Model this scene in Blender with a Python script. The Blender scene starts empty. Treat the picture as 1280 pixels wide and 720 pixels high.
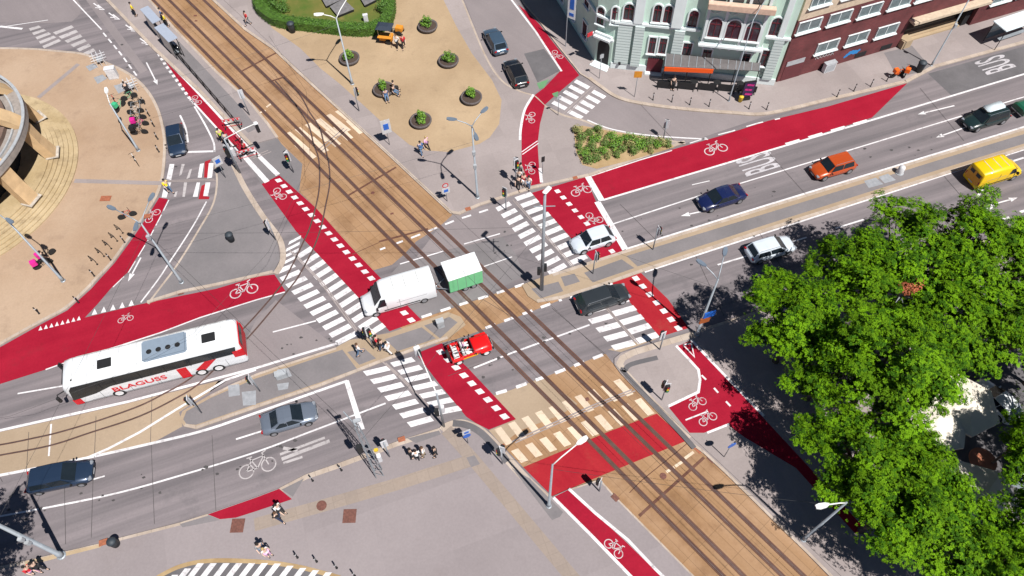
import bpy, bmesh, math, random
from mathutils import Vector, Matrix
random.seed(7)
SC=bpy.context.scene; COL=SC.collection; PI=math.pi
# ---------------------------------------------------------------- camera (also used to turn photo pixels into ground points)
F=935.0; TH=math.radians(33.28); RO=math.radians(-1.4428); HC=54.5
_d=Vector((0,math.sin(TH),-math.cos(TH))); _u0=Vector((0,math.cos(TH),math.sin(TH))); _r0=Vector((1,0,0))
CR=_r0*math.cos(RO)+_u0*math.sin(RO); CU=-_r0*math.sin(RO)+_u0*math.cos(RO)
def W(px,py,z=0.0):
    v=_d*F+CR*(px-640)+CU*(360-py); t=(z-HC)/v.z
    return Vector((v.x*t,v.y*t,z))
def HTOP(base,topx,topy,z0=0.12):
    """height whose projection above ground point base is nearest (topx,topy)"""
    b=W(base[0],base[1],z0); best=None
    for k in range(10,300):
        h=k*.1; q=Vector((b.x,b.y,z0+h-HC)); s=F/q.dot(_d)
        X=640+s*q.dot(CR); Y=360-s*q.dot(CU); e=(X-topx)**2+(Y-topy)**2
        if best is None or e<best[0]: best=(e,h)
    return best[1]
def ang(p,q,z=0.0):
    d=W(*q,z)-W(*p,z); return math.atan2(d.y,d.x)
cam=bpy.data.cameras.new('camera'); camo=bpy.data.objects.new('camera',cam); COL.objects.link(camo)
cam.sensor_width=36; cam.lens=F/1280*36; cam.clip_start=.5; cam.clip_end=2000
m=Matrix((CR,CU,-_d)).transposed().to_4x4(); m.translation=Vector((0,0,HC)); camo.matrix_world=m; SC.camera=camo
# ---------------------------------------------------------------- light
SUN_AZ=math.radians(-50.5); SUN_EL=math.radians(58.5)
w=bpy.data.worlds.new('World'); SC.world=w; w.use_nodes=True; nt=w.node_tree
sky=nt.nodes.new('ShaderNodeTexSky'); sky.sky_type='NISHITA'; sky.sun_disc=False; sky.sun_elevation=SUN_EL
sky.sun_rotation=PI/2-SUN_AZ; sky.air_density=.6; sky.dust_density=.1; sky.ozone_density=1.5
bg=nt.nodes['Background']; bg.inputs['Strength'].default_value=.05; nt.links.new(sky.outputs[0],bg.inputs[0])
sl=bpy.data.lights.new('sun','SUN'); sl.energy=4.9; sl.angle=math.radians(.5); sl.color=(1,.965,.92)
so=bpy.data.objects.new('sun',sl); COL.objects.link(so); so.location=(0,0,90)
sd=Vector((math.cos(SUN_AZ)*math.cos(SUN_EL),math.sin(SUN_AZ)*math.cos(SUN_EL),math.sin(SUN_EL)))
so.rotation_euler=sd.to_track_quat('Z','Y').to_euler()
SC.view_settings.view_transform='Standard'; SC.view_settings.look='None'; SC.view_settings.gamma=1; SC.view_settings.exposure=.42
SC.cycles.max_bounces=6; SC.cycles.use_denoising=True; SC.cycles.caustics_reflective=False
# ---------------------------------------------------------------- materials
M={}
def _nt(name,rough=.85,metal=0,spec=None):
    ma=bpy.data.materials.new(name); ma.use_nodes=True; t=ma.node_tree; b=t.nodes['Principled BSDF']
    b.inputs['Roughness'].default_value=rough; b.inputs['Metallic'].default_value=metal
    if spec is not None: b.inputs['Specular IOR Level'].default_value=spec
    return ma,t,b
def rgba(c): return (c[0],c[1],c[2],1)
def plain(name,c,rough=.6,metal=0,var=.12,scale=3.0,coat=0,spec=None):
    """painted / plastic / cloth surface with a slight uneven tone"""
    ma,t,b=_nt(name,rough,metal,spec)
    tc=t.nodes.new('ShaderNodeTexCoord'); n=t.nodes.new('ShaderNodeTexNoise'); n.inputs['Scale'].default_value=scale; n.inputs['Detail'].default_value=4
    t.links.new(tc.outputs['Object'],n.inputs['Vector'])
    r=t.nodes.new('ShaderNodeMapRange'); r.inputs['From Min'].default_value=.3; r.inputs['From Max'].default_value=.7
    r.inputs['To Min'].default_value=1-var; r.inputs['To Max'].default_value=1+var; t.links.new(n.outputs['Fac'],r.inputs['Value'])
    mx=t.nodes.new('ShaderNodeVectorMath'); mx.operation='SCALE'; mx.inputs[0].default_value=c[:3]; t.links.new(r.outputs[0],mx.inputs['Scale'])
    t.links.new(mx.outputs[0],b.inputs['Base Color'])
    if coat: b.inputs['Coat Weight'].default_value=coat; b.inputs['Coat Roughness'].default_value=.05
    M[name]=ma; return ma
def ground(name,c1,c2,big=.12,fine=6.0,streak=None,joint=None,rough=.9,speck=.05,blotch=None):
    """mineral surface: broad patches + grain, optional streaks along an angle, slab joints, stains"""
    ma,t,b=_nt(name,rough,0,.08 if 'red' in name else .25); N=t.nodes.new; L=t.links.new
    g=N('ShaderNodeNewGeometry')
    n1=N('ShaderNodeTexNoise'); n1.inputs['Scale'].default_value=big; n1.inputs['Detail'].default_value=6; n1.inputs['Roughness'].default_value=.62; L(g.outputs['Position'],n1.inputs['Vector'])
    fac=N('ShaderNodeMapRange'); fac.inputs['From Min'].default_value=.36; fac.inputs['From Max'].default_value=.64; L(n1.outputs['Fac'],fac.inputs['Value']); cur=fac.outputs[0]
    if streak:
        a,amt=streak; mp=N('ShaderNodeMapping'); mp.inputs['Rotation'].default_value=(0,0,-a); mp.inputs['Scale'].default_value=(.035,.9,1)
        # rotate first, then scale
        vr=N('ShaderNodeVectorRotate'); vr.rotation_type='Z_AXIS'; vr.inputs['Angle'].default_value=-a; L(g.outputs['Position'],vr.inputs['Vector'])
        mp.inputs['Rotation'].default_value=(0,0,0); L(vr.outputs[0],mp.inputs['Vector'])
        ns=N('ShaderNodeTexNoise'); ns.inputs['Scale'].default_value=1; ns.inputs['Detail'].default_value=5; ns.inputs['Roughness'].default_value=.6; L(mp.outputs[0],ns.inputs['Vector'])
        r2=N('ShaderNodeMapRange'); r2.inputs['From Min'].default_value=.35; r2.inputs['From Max'].default_value=.65; L(ns.outputs['Fac'],r2.inputs['Value'])
        mm=N('ShaderNodeMix'); mm.data_type='FLOAT'; mm.inputs[0].default_value=amt; L(cur,mm.inputs[2]); L(r2.outputs[0],mm.inputs[3]); cur=mm.outputs[0]
    cm=N('ShaderNodeMix'); cm.data_type='RGBA'; cm.inputs[6].default_value=rgba(c1); cm.inputs[7].default_value=rgba(c2); L(cur,cm.inputs[0]); col=cm.outputs[2]
    if blotch:
        cb,sc,lo,hi,amt=blotch
        nb=N('ShaderNodeTexNoise'); nb.inputs['Scale'].default_value=sc; nb.inputs['Detail'].default_value=7; nb.inputs['Roughness'].default_value=.7; L(g.outputs['Position'],nb.inputs['Vector'])
        rb=N('ShaderNodeMapRange'); rb.inputs['From Min'].default_value=lo; rb.inputs['From Max'].default_value=hi; rb.inputs['To Max'].default_value=amt; L(nb.outputs['Fac'],rb.inputs['Value'])
        x=N('ShaderNodeMix'); x.data_type='RGBA'; L(rb.outputs[0],x.inputs[0]); L(col,x.inputs[6]); x.inputs[7].default_value=rgba(cb); col=x.outputs[2]
    if speck:
        n3=N('ShaderNodeTexNoise'); n3.inputs['Scale'].default_value=fine; n3.inputs['Detail'].default_value=3; L(g.outputs['Position'],n3.inputs['Vector'])
        r3=N('ShaderNodeMapRange'); r3.inputs['From Min'].default_value=.25; r3.inputs['From Max'].default_value=.75; r3.inputs['To Min'].default_value=1-speck; r3.inputs['To Max'].default_value=1+speck; L(n3.outputs['Fac'],r3.inputs['Value'])
        sc_=N('ShaderNodeVectorMath'); sc_.operation='SCALE'; L(col,sc_.inputs[0]); L(r3.outputs[0],sc_.inputs['Scale']); col=sc_.outputs[0]
    if joint:
        a,bw,bh,gap,dk=joint
        vr=N('ShaderNodeVectorRotate'); vr.rotation_type='Z_AXIS'; vr.inputs['Angle'].default_value=-a; L(g.outputs['Position'],vr.inputs['Vector'])
        br=N('ShaderNodeTexBrick'); br.offset=0; br.inputs['Scale'].default_value=1; br.inputs['Brick Width'].default_value=bw; br.inputs['Row Height'].default_value=bh; br.inputs['Mortar Size'].default_value=gap; br.inputs['Mortar Smooth'].default_value=.3
        br.inputs['Color1'].default_value=(1,1,1,1); br.inputs['Color2'].default_value=(.9,.9,.9,1); br.inputs['Mortar'].default_value=(dk,dk,dk,1); L(vr.outputs[0],br.inputs['Vector'])
        mu=N('ShaderNodeVectorMath'); mu.operation='MULTIPLY'; L(col,mu.inputs[0]); L(br.outputs['Color'],mu.inputs[1]); col=mu.outputs[0]
    L(col,b.inputs['Base Color'])
    bp=N('ShaderNodeBump'); bp.inputs['Strength'].default_value=.12; bp.inputs['Distance'].default_value=.02
    n4=N('ShaderNodeTexNoise'); n4.inputs['Scale'].default_value=14; n4.inputs['Detail'].default_value=3; L(g.outputs['Position'],n4.inputs['Vector']); L(n4.outputs['Fac'],bp.inputs['Height']); L(bp.outputs[0],b.inputs['Normal'])
    M[name]=ma; return ma
def paint(name,c,under,wear=.5,rough=.7):
    """road paint, worn through to the surface below in patches"""
    ma,t,b=_nt(name,.9,0,.08); N=t.nodes.new; L=t.links.new
    g=N('ShaderNodeNewGeometry'); n=N('ShaderNodeTexNoise'); n.inputs['Scale'].default_value=2.2; n.inputs['Detail'].default_value=8; n.inputs['Roughness'].default_value=.72; L(g.outputs['Position'],n.inputs['Vector'])
    r=N('ShaderNodeMapRange'); r.inputs['From Min'].default_value=.52; r.inputs['From Max'].default_value=.7; r.inputs['To Max'].default_value=wear; L(n.outputs['Fac'],r.inputs['Value'])
    n2=N('ShaderNodeTexNoise'); n2.inputs['Scale'].default_value=.25; n2.inputs['Detail'].default_value=3; L(g.outputs['Position'],n2.inputs['Vector'])
    r2=N('ShaderNodeMapRange'); r2.inputs['From Min'].default_value=.3; r2.inputs['From Max'].default_value=.7; r2.inputs['To Min'].default_value=.86; r2.inputs['To Max'].default_value=1.08; L(n2.outputs['Fac'],r2.inputs['Value'])
    x=N('ShaderNodeMix'); x.data_type='RGBA'; x.inputs[6].default_value=rgba(c); x.inputs[7].default_value=rgba(under); L(r.outputs[0],x.inputs[0])
    s=N('ShaderNodeVectorMath'); s.operation='SCALE'; L(x.outputs[2],s.inputs[0]); L(r2.outputs[0],s.inputs['Scale']); L(s.outputs[0],b.inputs['Base Color'])
    M[name]=ma; return ma
ROAD_A=math.radians(18.89); TRK_A=math.radians(-50.0)
ground('asphalt',(.125,.112,.118),(.225,.195,.202),big=.05,streak=(ROAD_A,.85),blotch=((.09,.085,.09),.35,.56,.75,.5))
ground('asphalt_pale',(.19,.165,.168),(.245,.212,.214),big=.1,streak=(TRK_A,.3))
ground('asphalt_grey',(.16,.148,.152),(.20,.182,.186),big=.2,blotch=((.12,.11,.115),.9,.6,.8,.5))
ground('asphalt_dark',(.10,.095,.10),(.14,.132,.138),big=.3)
ground('pavement',(.27,.23,.222),(.33,.283,.274),big=.09,blotch=((.2,.16,.145),.5,.58,.8,.5),joint=(ROAD_A,1.9,1.9,.02,.92))
ground('pavement_low',(.245,.212,.215),(.285,.248,.25),big=.07,blotch=((.2,.165,.16),.3,.55,.8,.4),joint=(ROAD_A,4.8,4.8,.02,.95))
ground('path_tan',(.27,.22,.19),(.31,.25,.205),big=.15,blotch=((.2,.15,.11),.6,.56,.78,.5),joint=(ROAD_A,.9,.9,.03,.88))
ground('pavement_tan',(.30,.225,.155),(.36,.275,.195),big=.15,blotch=((.2,.15,.11),.6,.56,.78,.5))
ground('sand_plaza',(.33,.235,.145),(.41,.30,.19),big=.12,blotch=((.24,.17,.11),.5,.55,.75,.5))
ground('plaza_tan',(.33,.225,.15),(.40,.29,.205),big=.1,blotch=((.23,.155,.11),.35,.53,.75,.6))
ground('tram_bed',(.29,.165,.08),(.38,.24,.145),big=.1,streak=(TRK_A,.5),joint=(TRK_A,2.1,.72,.018,.62),blotch=((.17,.085,.04),.28,.50,.72,.7))
ground('kerb',(.36,.29,.235),(.46,.385,.325),big=.8,joint=(ROAD_A,1.0,40,.02,.7))
ground('stone_tan',(.36,.27,.17),(.43,.33,.22),big=.4)
ground('step_stone',(.36,.27,.15),(.47,.37,.23),big=.3,blotch=((.2,.14,.08),.8,.5,.7,.6))
ground('rail_bed',(.085,.034,.022),(.15,.075,.055),big=.5,streak=(TRK_A,.6))
ground('earth',(.30,.20,.10),(.40,.29,.16),big=.5)
ground('grass',(.07,.115,.018),(.15,.135,.035),big=.35,blotch=((.26,.18,.07),.25,.52,.66,.75))
ground('tar',(.055,.05,.052),(.08,.075,.075),big=1)
plain('rail_steel',(.20,.16,.15),.35,.7,.3,1.5)
paint('white_paint',(.66,.64,.65),(.22,.19,.195),.75)
paint('worn_paint',(.42,.39,.39),(.18,.16,.165),.9)
paint('letter_paint',(.45,.43,.45),(.19,.17,.175),.95)
paint('symbol_paint',(.5,.44,.45),(.3,.06,.08),.9)
paint('cream_paint',(.62,.50,.38),(.36,.26,.17),.6)
ground('red_paint',(.25,.007,.022),(.315,.012,.03),big=.35,streak=(ROAD_A,.45),blotch=((.13,.02,.025),.5,.56,.8,.55),speck=.07)
ground('red_bright',(.28,.012,.022),(.35,.024,.03),big=.35,streak=(TRK_A,.5),blotch=((.24,.07,.045),.4,.55,.78,.6),speck=.07)
paint('green_paint',(.12,.26,.13),(.2,.2,.17),.5)
# ---------------------------------------------------------------- mesh helpers
def tag(o,label=None,cat=None,group=None,kind=None):
    if label: o['label']=label
    if cat: o['category']=cat
    if group: o['group']=group
    if kind: o['kind']=kind
    return o
def link(name,bm,mat,parent=None,smooth=False,loc=None,keep=False):
    me=bpy.data.meshes.new(name); 
    if not keep: bmesh.ops.recalc_face_normals(bm,faces=bm.faces)
    bm.to_mesh(me); bm.free()
    mats=mat if isinstance(mat,(list,tuple)) else [mat]
    for k in mats: me.materials.append(M[k] if isinstance(k,str) else k)
    if smooth:
        for p in me.polygons: p.use_smooth=True
    o=bpy.data.objects.new(name,me); COL.objects.link(o)
    if parent: o.parent=parent
    if loc is not None: o.location=loc
    return o
def empty(name,loc=(0,0,0),rz=0,label=None,cat=None,group=None):
    o=bpy.data.objects.new(name,None); COL.objects.link(o); o.location=loc; o.rotation_euler=(0,0,rz); o.empty_display_size=.3
    return tag(o,label,cat,group)
def copytree(root,loc,rz=None,label=None,scale=None):
    def cp(o,parent):
        c=o.copy(); COL.objects.link(c); c.parent=parent
        for ch in list(o.children): cp(ch,c)
        return c
    r=cp(root,None); r.location=loc
    if rz is not None: r.rotation_euler=(0,0,rz)
    if scale: r.scale=(scale,)*3 if not isinstance(scale,tuple) else scale
    if label: r['label']=label
    return r
def B(): return bmesh.new()
def box(bm,c,s,rz=0,bev=0,rot=None,mi=0):
    mt=Matrix.Translation(c)@(rot if rot is not None else Matrix.Rotation(rz,4,'Z'))@Matrix.Diagonal((s[0],s[1],s[2],1))
    r=bmesh.ops.create_cube(bm,size=1,matrix=mt)
    fs={f for v in r['verts'] for f in v.link_faces}
    for f in fs: f.material_index=mi
    if bev>0:
        es={e for v in r['verts'] for e in v.link_edges}
        bmesh.ops.bevel(bm,geom=list(es),offset=bev,segments=2,affect='EDGES')
    return bm
def tube(bm,pts,r,seg=8,mi=0,cap=True):
    """swept tube; r number or list"""
    pts=[Vector(p) for p in pts]; n=len(pts); rr=r if isinstance(r,(list,tuple)) else [r]*n; rings=[]
    for i,p in enumerate(pts):
        a=pts[max(i-1,0)]; b=pts[min(i+1,n-1)]; d=(b-a)
        if d.length<1e-9: d=Vector((0,0,1))
        q=d.to_track_quat('Z','Y'); ring=[]
        for k in range(seg):
            t=2*PI*k/seg; ring.append(bm.verts.new(p+q@Vector((math.cos(t)*rr[i],math.sin(t)*rr[i],0))))
        rings.append(ring)
    for i in range(n-1):
        for k in range(seg):
            f=bm.faces.new((rings[i][k],rings[i][(k+1)%seg],rings[i+1][(k+1)%seg],rings[i+1][k])); f.material_index=mi
    if cap and seg>2:
        f=bm.faces.new(rings[0][::-1]); f.material_index=mi; f=bm.faces.new(rings[-1]); f.material_index=mi
    return bm
def lathe(bm,prof,seg=20,c=(0,0,0),mi=0,ring=False):
    rings=[]
    if ring: prof=list(prof)+[prof[0]]
    for (r,z) in prof:
        rings.append([bm.verts.new((c[0]+r*math.cos(2*PI*k/seg),c[1]+r*math.sin(2*PI*k/seg),c[2]+z)) for k in range(seg)])
    for i in range(len(rings)-1):
        for k in range(seg):
            f=bm.faces.new((rings[i][k],rings[i][(k+1)%seg],rings[i+1][(k+1)%seg],rings[i+1][k])); f.material_index=mi
    if ring: bmesh.ops.remove_doubles(bm,verts=bm.verts,dist=1e-5); return bm
    if prof[0][0]>1e-4: bm.faces.new(rings[0][::-1]).material_index=mi
    if prof[-1][0]>1e-4: bm.faces.new(rings[-1]).material_index=mi
    return bm
def prism(bm,pts,z0,z1,mi=0,side=None):
    """vertical prism over plan points"""
    lo=[bm.verts.new((p[0],p[1],z0)) for p in pts]; hi=[bm.verts.new((p[0],p[1],z1)) for p in pts]; n=len(pts)
    f=bm.faces.new(hi); f.material_index=mi
    bm.faces.new(lo[::-1]).material_index=mi
    for i in range(n):
        f=bm.faces.new((lo[i],lo[(i+1)%n],hi[(i+1)%n],hi[i])); f.material_index=mi if side is None else side
    return bm
def spline(pts,n=6,closed=False):
    P=[Vector((p[0],p[1],0)) for p in pts]; out=[]; N=len(P)
    rng=range(N if closed else N-1)
    for i in rng:
        if closed: p0,p1,p2,p3=P[(i-1)%N],P[i],P[(i+1)%N],P[(i+2)%N]
        else: p0,p1,p2,p3=P[max(i-1,0)],P[i],P[i+1],P[min(i+2,N-1)]
        for k in range(n):
            t=k/n; out.append(.5*((2*p1)+(-p0+p2)*t+(2*p0-5*p1+4*p2-p3)*t*t+(-p0+3*p1-3*p2+p3)*t**3))
    if not closed: out.append(P[-1])
    return [(v.x,v.y) for v in out]
ZK=.12
def z_of(lvl,raised): return lvl*.004+(ZK if raised else 0)
def px2w(pts,z): return [W(p[0],p[1],z) for p in pts]
def sheet(name,pts,lvl,mat,raised=False,smooth=False,n=5):
    if smooth: pts=spline(pts,n,True)
    z=z_of(lvl,raised); bm=B(); f=bm.faces.new([bm.verts.new(v) for v in px2w(pts,z)])
    if f.normal.z<0: f.normal_flip()
    bm.normal_update()
    for f in bm.faces:
        if f.normal.z<0: f.normal_flip()
    bmesh.ops.triangulate(bm,faces=bm.faces[:])
    return tag(link(name,bm,mat,keep=True),kind='structure')
def slab(name,pts,mat,h=ZK):
    bm=B(); w_=px2w(pts,h); prism(bm,w_,-.02,h)
    bmesh.ops.triangulate(bm,faces=[f for f in bm.faces if len(f.verts)>4])
    return tag(link(name,bm,mat),kind='structure')
def ribbon_bm(bm,P,width,z,mi=0,depth=0,dash=None,side=0):
    """P: world points; flat ribbon (or a low solid when depth>0); dash=(on,off)"""
    P=[Vector((p[0],p[1],0)) for p in P]
    L=[0]
    for i in range(1,len(P)): L.append(L[-1]+(P[i]-P[i-1]).length)
    def at(s):
        s=min(max(s,0),L[-1])
        for i in range(1,len(P)):
            if s<=L[i] or i==len(P)-1:
                t=(s-L[i-1])/max(L[i]-L[i-1],1e-6); d=(P[i]-P[i-1]).normalized(); return P[i-1].lerp(P[i],t),d
    segs=[]
    if dash:
        s=0
        while s<L[-1]: segs.append((s,min(s+dash[0],L[-1]))); s+=dash[0]+dash[1]
    else: segs=[(0,L[-1])]
    for a,b in segs:
        ss=[a]+[l for l in L if a+1e-4<l<b-1e-4]+[b]; row=[]
        for s in ss:
            p,d=at(s)
            # average the direction at joints
            _,d1=at(s-.02); _,d2=at(s+.02); d=(d1+d2).normalized() if (d1+d2).length>.1 else d
            nrm=Vector((-d.y,d.x,0)); k=1/max(.5,d.dot(d1)); o=nrm*(width*.5*k); c=p+nrm*(side*width*.5)
            row.append((c+o,c-o))
        vs=[(bm.verts.new((l.x,l.y,z)),bm.verts.new((r.x,r.y,z))) for l,r in row]
        if depth:
            vb=[(bm.verts.new((l.x,l.y,z-depth)),bm.verts.new((r.x,r.y,z-depth))) for l,r in row]
        for i in range(len(vs)-1):
            f=bm.faces.new((vs[i][1],vs[i+1][1],vs[i+1][0],vs[i][0])); f.material_index=mi
            if depth:
                bm.faces.new((vs[i][0],vs[i+1][0],vb[i+1][0],vb[i][0])); bm.faces.new((vb[i][1],vb[i+1][1],vs[i+1][1],vs[i][1]))
        if depth:
            bm.faces.new((vs[0][0],vb[0][0],vb[0][1],vs[0][1])); bm.faces.new((vs[-1][1],vb[-1][1],vb[-1][0],vs[-1][0]))
    return bm
def ribbon(bm,pts,width,lvl,raised=False,smooth=False,dash=None,side=0,depth=0,dz=0):
    if smooth: pts=spline(pts,6)
    z=z_of(lvl,raised)+dz; return ribbon_bm(bm,px2w(pts,z),width,z,dash=dash,side=side,depth=depth)
def quad(bm,pts,lvl,raised=False):
    z=z_of(lvl,raised); f=bm.faces.new([bm.verts.new(v) for v in px2w(pts,z)]); f.normal_update()
    if f.normal.z<0: f.normal_flip()
def lerp(a,b,t): return (a[0]+(b[0]-a[0])*t,a[1]+(b[1]-a[1])*t)
def zebra(bm,A,Bq,A2,B2,n,lvl,frac=.55,raised=False):
    """n bars; left ends run A->Bq, right ends A2->B2"""
    z=z_of(lvl,raised); a,b,a2,b2=[W(*p,z) for p in (A,Bq,A2,B2)]
    for i in range(n):
        t=i/(n-1); dt=frac/2/(n-1); q=[a.lerp(b,t-dt),a2.lerp(b2,t-dt),a2.lerp(b2,t+dt),a.lerp(b,t+dt)]
        f=bm.faces.new([bm.verts.new(v) for v in q]); f.normal_update()
        if f.normal.z<0: f.normal_flip()
def squares(bm,A,Bq,n,lvl,size=.5,raised=False,dirA=None):
    z=z_of(lvl,raised); a=W(*A,z); b=W(*Bq,z); d=(b-a).normalized(); d2=Vector((math.cos(ROAD_A),math.sin(ROAD_A),0)) if dirA is None else Vector((math.cos(dirA),math.sin(dirA),0))
    for i in range(n):
        c=a.lerp(b,i/(n-1)); h=size/2
        vs=[c+d*h+d2*h,c-d*h+d2*h,c-d*h-d2*h,c+d*h-d2*h]
        f=bm.faces.new([bm.verts.new(v) for v in vs]); f.normal_update()
        if f.normal.z<0: f.normal_flip()
# ================================================================ GROUND
bm=B(); f=bm.faces.new([bm.verts.new(v) for v in ((-400,-200,0),(400,-200,0),(400,600,0),(-400,600,0))])
tag(link('road',bm,'asphalt',keep=True),kind='structure')
# paved areas -----------------------------------------------------
PZ_EDGE=[(0,59),(40,60),(75,63),(107,67),(140,80),(160,90),(176,102),(188,116),(197,132),(203,150),(207,172),(207,195),(204,222),(197,244),(184,266),(163,297),(141,328),(120,350),(112,359),(82,386),(50,403),(0,431)]
slab('plaza_pavement',[(-160,59)]+PZ_EDGE+[(-160,500)],'plaza_tan')
KERB=B()
ribbon(KERB,PZ_EDGE,.28,1,True,True,side=-1,depth=.15,dz=-.001)
ISL=[(268,205),(270,225),(268,245),(262,262),(248,286),(233,311),(216,337),(200,358),(184,379),(225,366),(270,357),(341,341),(350,324),(346,300),(325,271),(303,236),(288,205)]
slab('island_pavement',ISL,'asphalt_grey',.1)
ribbon(KERB,[(341,341),(350,324),(346,300),(325,271),(303,236),(288,205)],.5,0,False,True,side=-1,depth=.12,dz=.104)
ribbon(KERB,[(268,205),(270,225),(268,245),(262,262),(248,286),(233,311),(216,337),(200,358),(184,379)],.18,0,False,True,side=1,depth=.12,dz=.104)
ribbon(KERB,[(184,379),(225,366),(270,357),(341,341)],.3,0,False,False,side=1,depth=.12,dz=.108)
# tram bed, platform strip
BED_L=[(182,-5),(217,33),(270,88),(312,126),(335,155),(352,180),(378,205),(374,240),(395,260),(437,307),(466,338)]
BED_R=[(265,0),(305,37),(340,61),(371,90),(407,120),(460,170),(470,180),(562,266)]
sheet('tram_bed',BED_L+[(490,331),(505,318),(520,302),(548,284),(566,269)]+BED_R[::-1]+[(255,-12),(150,-120),(60,-120)],1,'tram_bed')
PLAT_L=[(60,-80),(137,0),(195,60),(250,111),(300,163)]
slab('platform_pavement',[(40,-100)]+PLAT_L+[(316,180),(345,172),(333,155),(310,127),(268,89),(215,34),(178,-8),(90,-105)],'pavement')
ribbon(KERB,PLAT_L+[(316,180)],.35,1,True,False,side=-1,depth=.15)
ribbon(KERB,[(178,-8),(215,34),(268,89),(310,127),(333,155),(345,172)],.25,1,True,False,side=1,depth=.15)
sheet('path_patch',[(300,165),(316,180),(345,172),(352,180),(378,205),(374,240),(349,219),(327,230),(303,197)],2,'asphalt_grey')
sheet('platform_walk',[(222,50),(262,92),(300,133),(322,160),(310,166),(285,140),(250,103),(215,66)],1,'asphalt_grey',True)
E2=[(617,494),(640,487),(757,442),(766,454),(776,467),(820,513),(858,551),(880,567),(907,592),(967,651),(1007,690),(1080,765),(1000,820),(930,785),(860,712),(769,620),(750,599),(690,620),(654,584),(627,556),(611,538),(645,524)]
sheet('tram_bed',E2,1,'tram_bed')
sheet('path_patch',[(617,494),(640,487),(680,471),(722,505),(700,519),(650,538),(627,556),(611,538),(645,524)],2,'pavement_tan')
sheet('tram_bed',[(497,408),(527,398),(560,387),(625,365),(652,356),(660,370),(672,378),(703,374),(655,393),(607,411),(570,424),(545,430)],1,'tram_bed')
# long tan corridor of the side branch
sheet('tram_bed',[(-60,552),(0,540),(100,518),(160,504),(240,484),(290,472),(224,515),(228,533),(190,554),(105,574),(0,596),(-60,606)],1,'pavement_tan')
# medians
M1=[(224,524),(228,514),(262,494),(290,480),(320,467),(352,456),(420,434),(437,425),(487,416),(527,402),(560,390),(576,396),(582,406),(560,423),(520,437),(470,455),(400,483),(320,510),(245,536),(230,533)]
slab('median_pavement',M1,'pavement_tan',.1)
for g in ([(229,524),(233,514),(264,497),(320,473),(400,446),(428,437),(446,461),(400,478),(320,505),(245,531),(233,530)],[(434,440),(455,435),(470,448),(449,456)],[(481,424),(527,409),(545,423),(497,439)],[(530,407),(562,396),(572,403),(550,423)]):
    z=.104; bm=B(); bm.faces.new([bm.verts.new(W(*p,z)) for p in g][::-1]); bm.normal_update(); bmesh.ops.triangulate(bm,faces=bm.faces[:]); tag(link('median_surface',bm,'asphalt_grey'),kind='structure')
M2=[(652,356),(690,342),(780,313),(960,257),(1210,181),(1285,158),(1500,92),(1500,118),(1280,186),(1180,218),(960,288),(808,338),(745,360),(703,373),(672,378),(660,370)]
slab('median_pavement',M2,'pavement_tan',.1)
for g in ([(783,320),(960,266),(1180,198),(1285,166),(1500,100),(1500,112),(1285,178),(1180,210),(960,280),(797,333)],[(730,341),(777,324),(793,335),(741,353)],[(701,346),(718,342),(725,352),(706,358)],[(664,361),(698,352),(704,364),(676,373)]):
    z=.104; bm=B(); bm.faces.new([bm.verts.new(W(*p,z)) for p in g][::-1]); bm.normal_update(); bmesh.ops.triangulate(bm,faces=bm.faces[:]); tag(link('median_surface',bm,'asphalt_grey'),kind='structure')
ribbon(KERB,[(690,342),(780,313),(960,257),(1210,181),(1285,158),(1500,92)],.3,0,dz=.106,side=-1,depth=.1)
ribbon(KERB,[(672,378),(703,373),(745,360),(808,338),(960,288),(1180,218),(1280,186),(1500,118)],.3,0,dz=.106,side=1,depth=.1)
ribbon(KERB,[(230,533),(245,536),(320,510),(400,483),(470,455),(520,437),(560,423)],.25,0,dz=.106,side=1,depth=.1)
ribbon(KERB,[(262,494),(290,480),(320,467),(352,456),(420,434)],.2,0,dz=.106,side=-1,depth=.1)
# north pavement with sand plaza
PN=[(577,-5),(607,68),(628,100),(650,113),(668,119),(681,131),(705,143),(728,149),(765,163),(815,171),(857,178),(739,219),(664,236),(599,257),(574,268),(562,266),(470,180),(371,90),(340,61),(305,37),(265,0),(150,-110),(400,-160),(540,-160)]
slab('plaza_pavement',PN,'pavement')
ribbon(KERB,[(577,-5),(607,68),(628,100),(650,113),(668,119),(681,131)],.2,1,True,True,side=-1,depth=.15)
ribbon(KERB,[(681,131),(705,143),(728,149),(765,163),(815,171),(857,178)],.25,1,True,True,side=-1,depth=.15)
ribbon(KERB,[(857,178),(739,219),(664,236),(599,257),(574,268)],.3,1,True,side=-1,depth=.15)
ribbon(KERB,[(574,268),(562,266),(555,259),(470,180),(371,90),(340,61),(305,37),(265,0),(200,-60)],.3,1,True,side=-1,depth=.15,dz=.001)
sheet('plaza_sand',[(552,-40),(552,-5),(570,32),(590,67),(615,100),(627,125),(624,155),(612,172),(599,180),(562,190),(532,188),(512,181),(480,155),(455,132),(425,105),(400,85),(375,60),(340,35),(325,10),(345,-40)],1,'sand_plaza',True)
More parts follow.
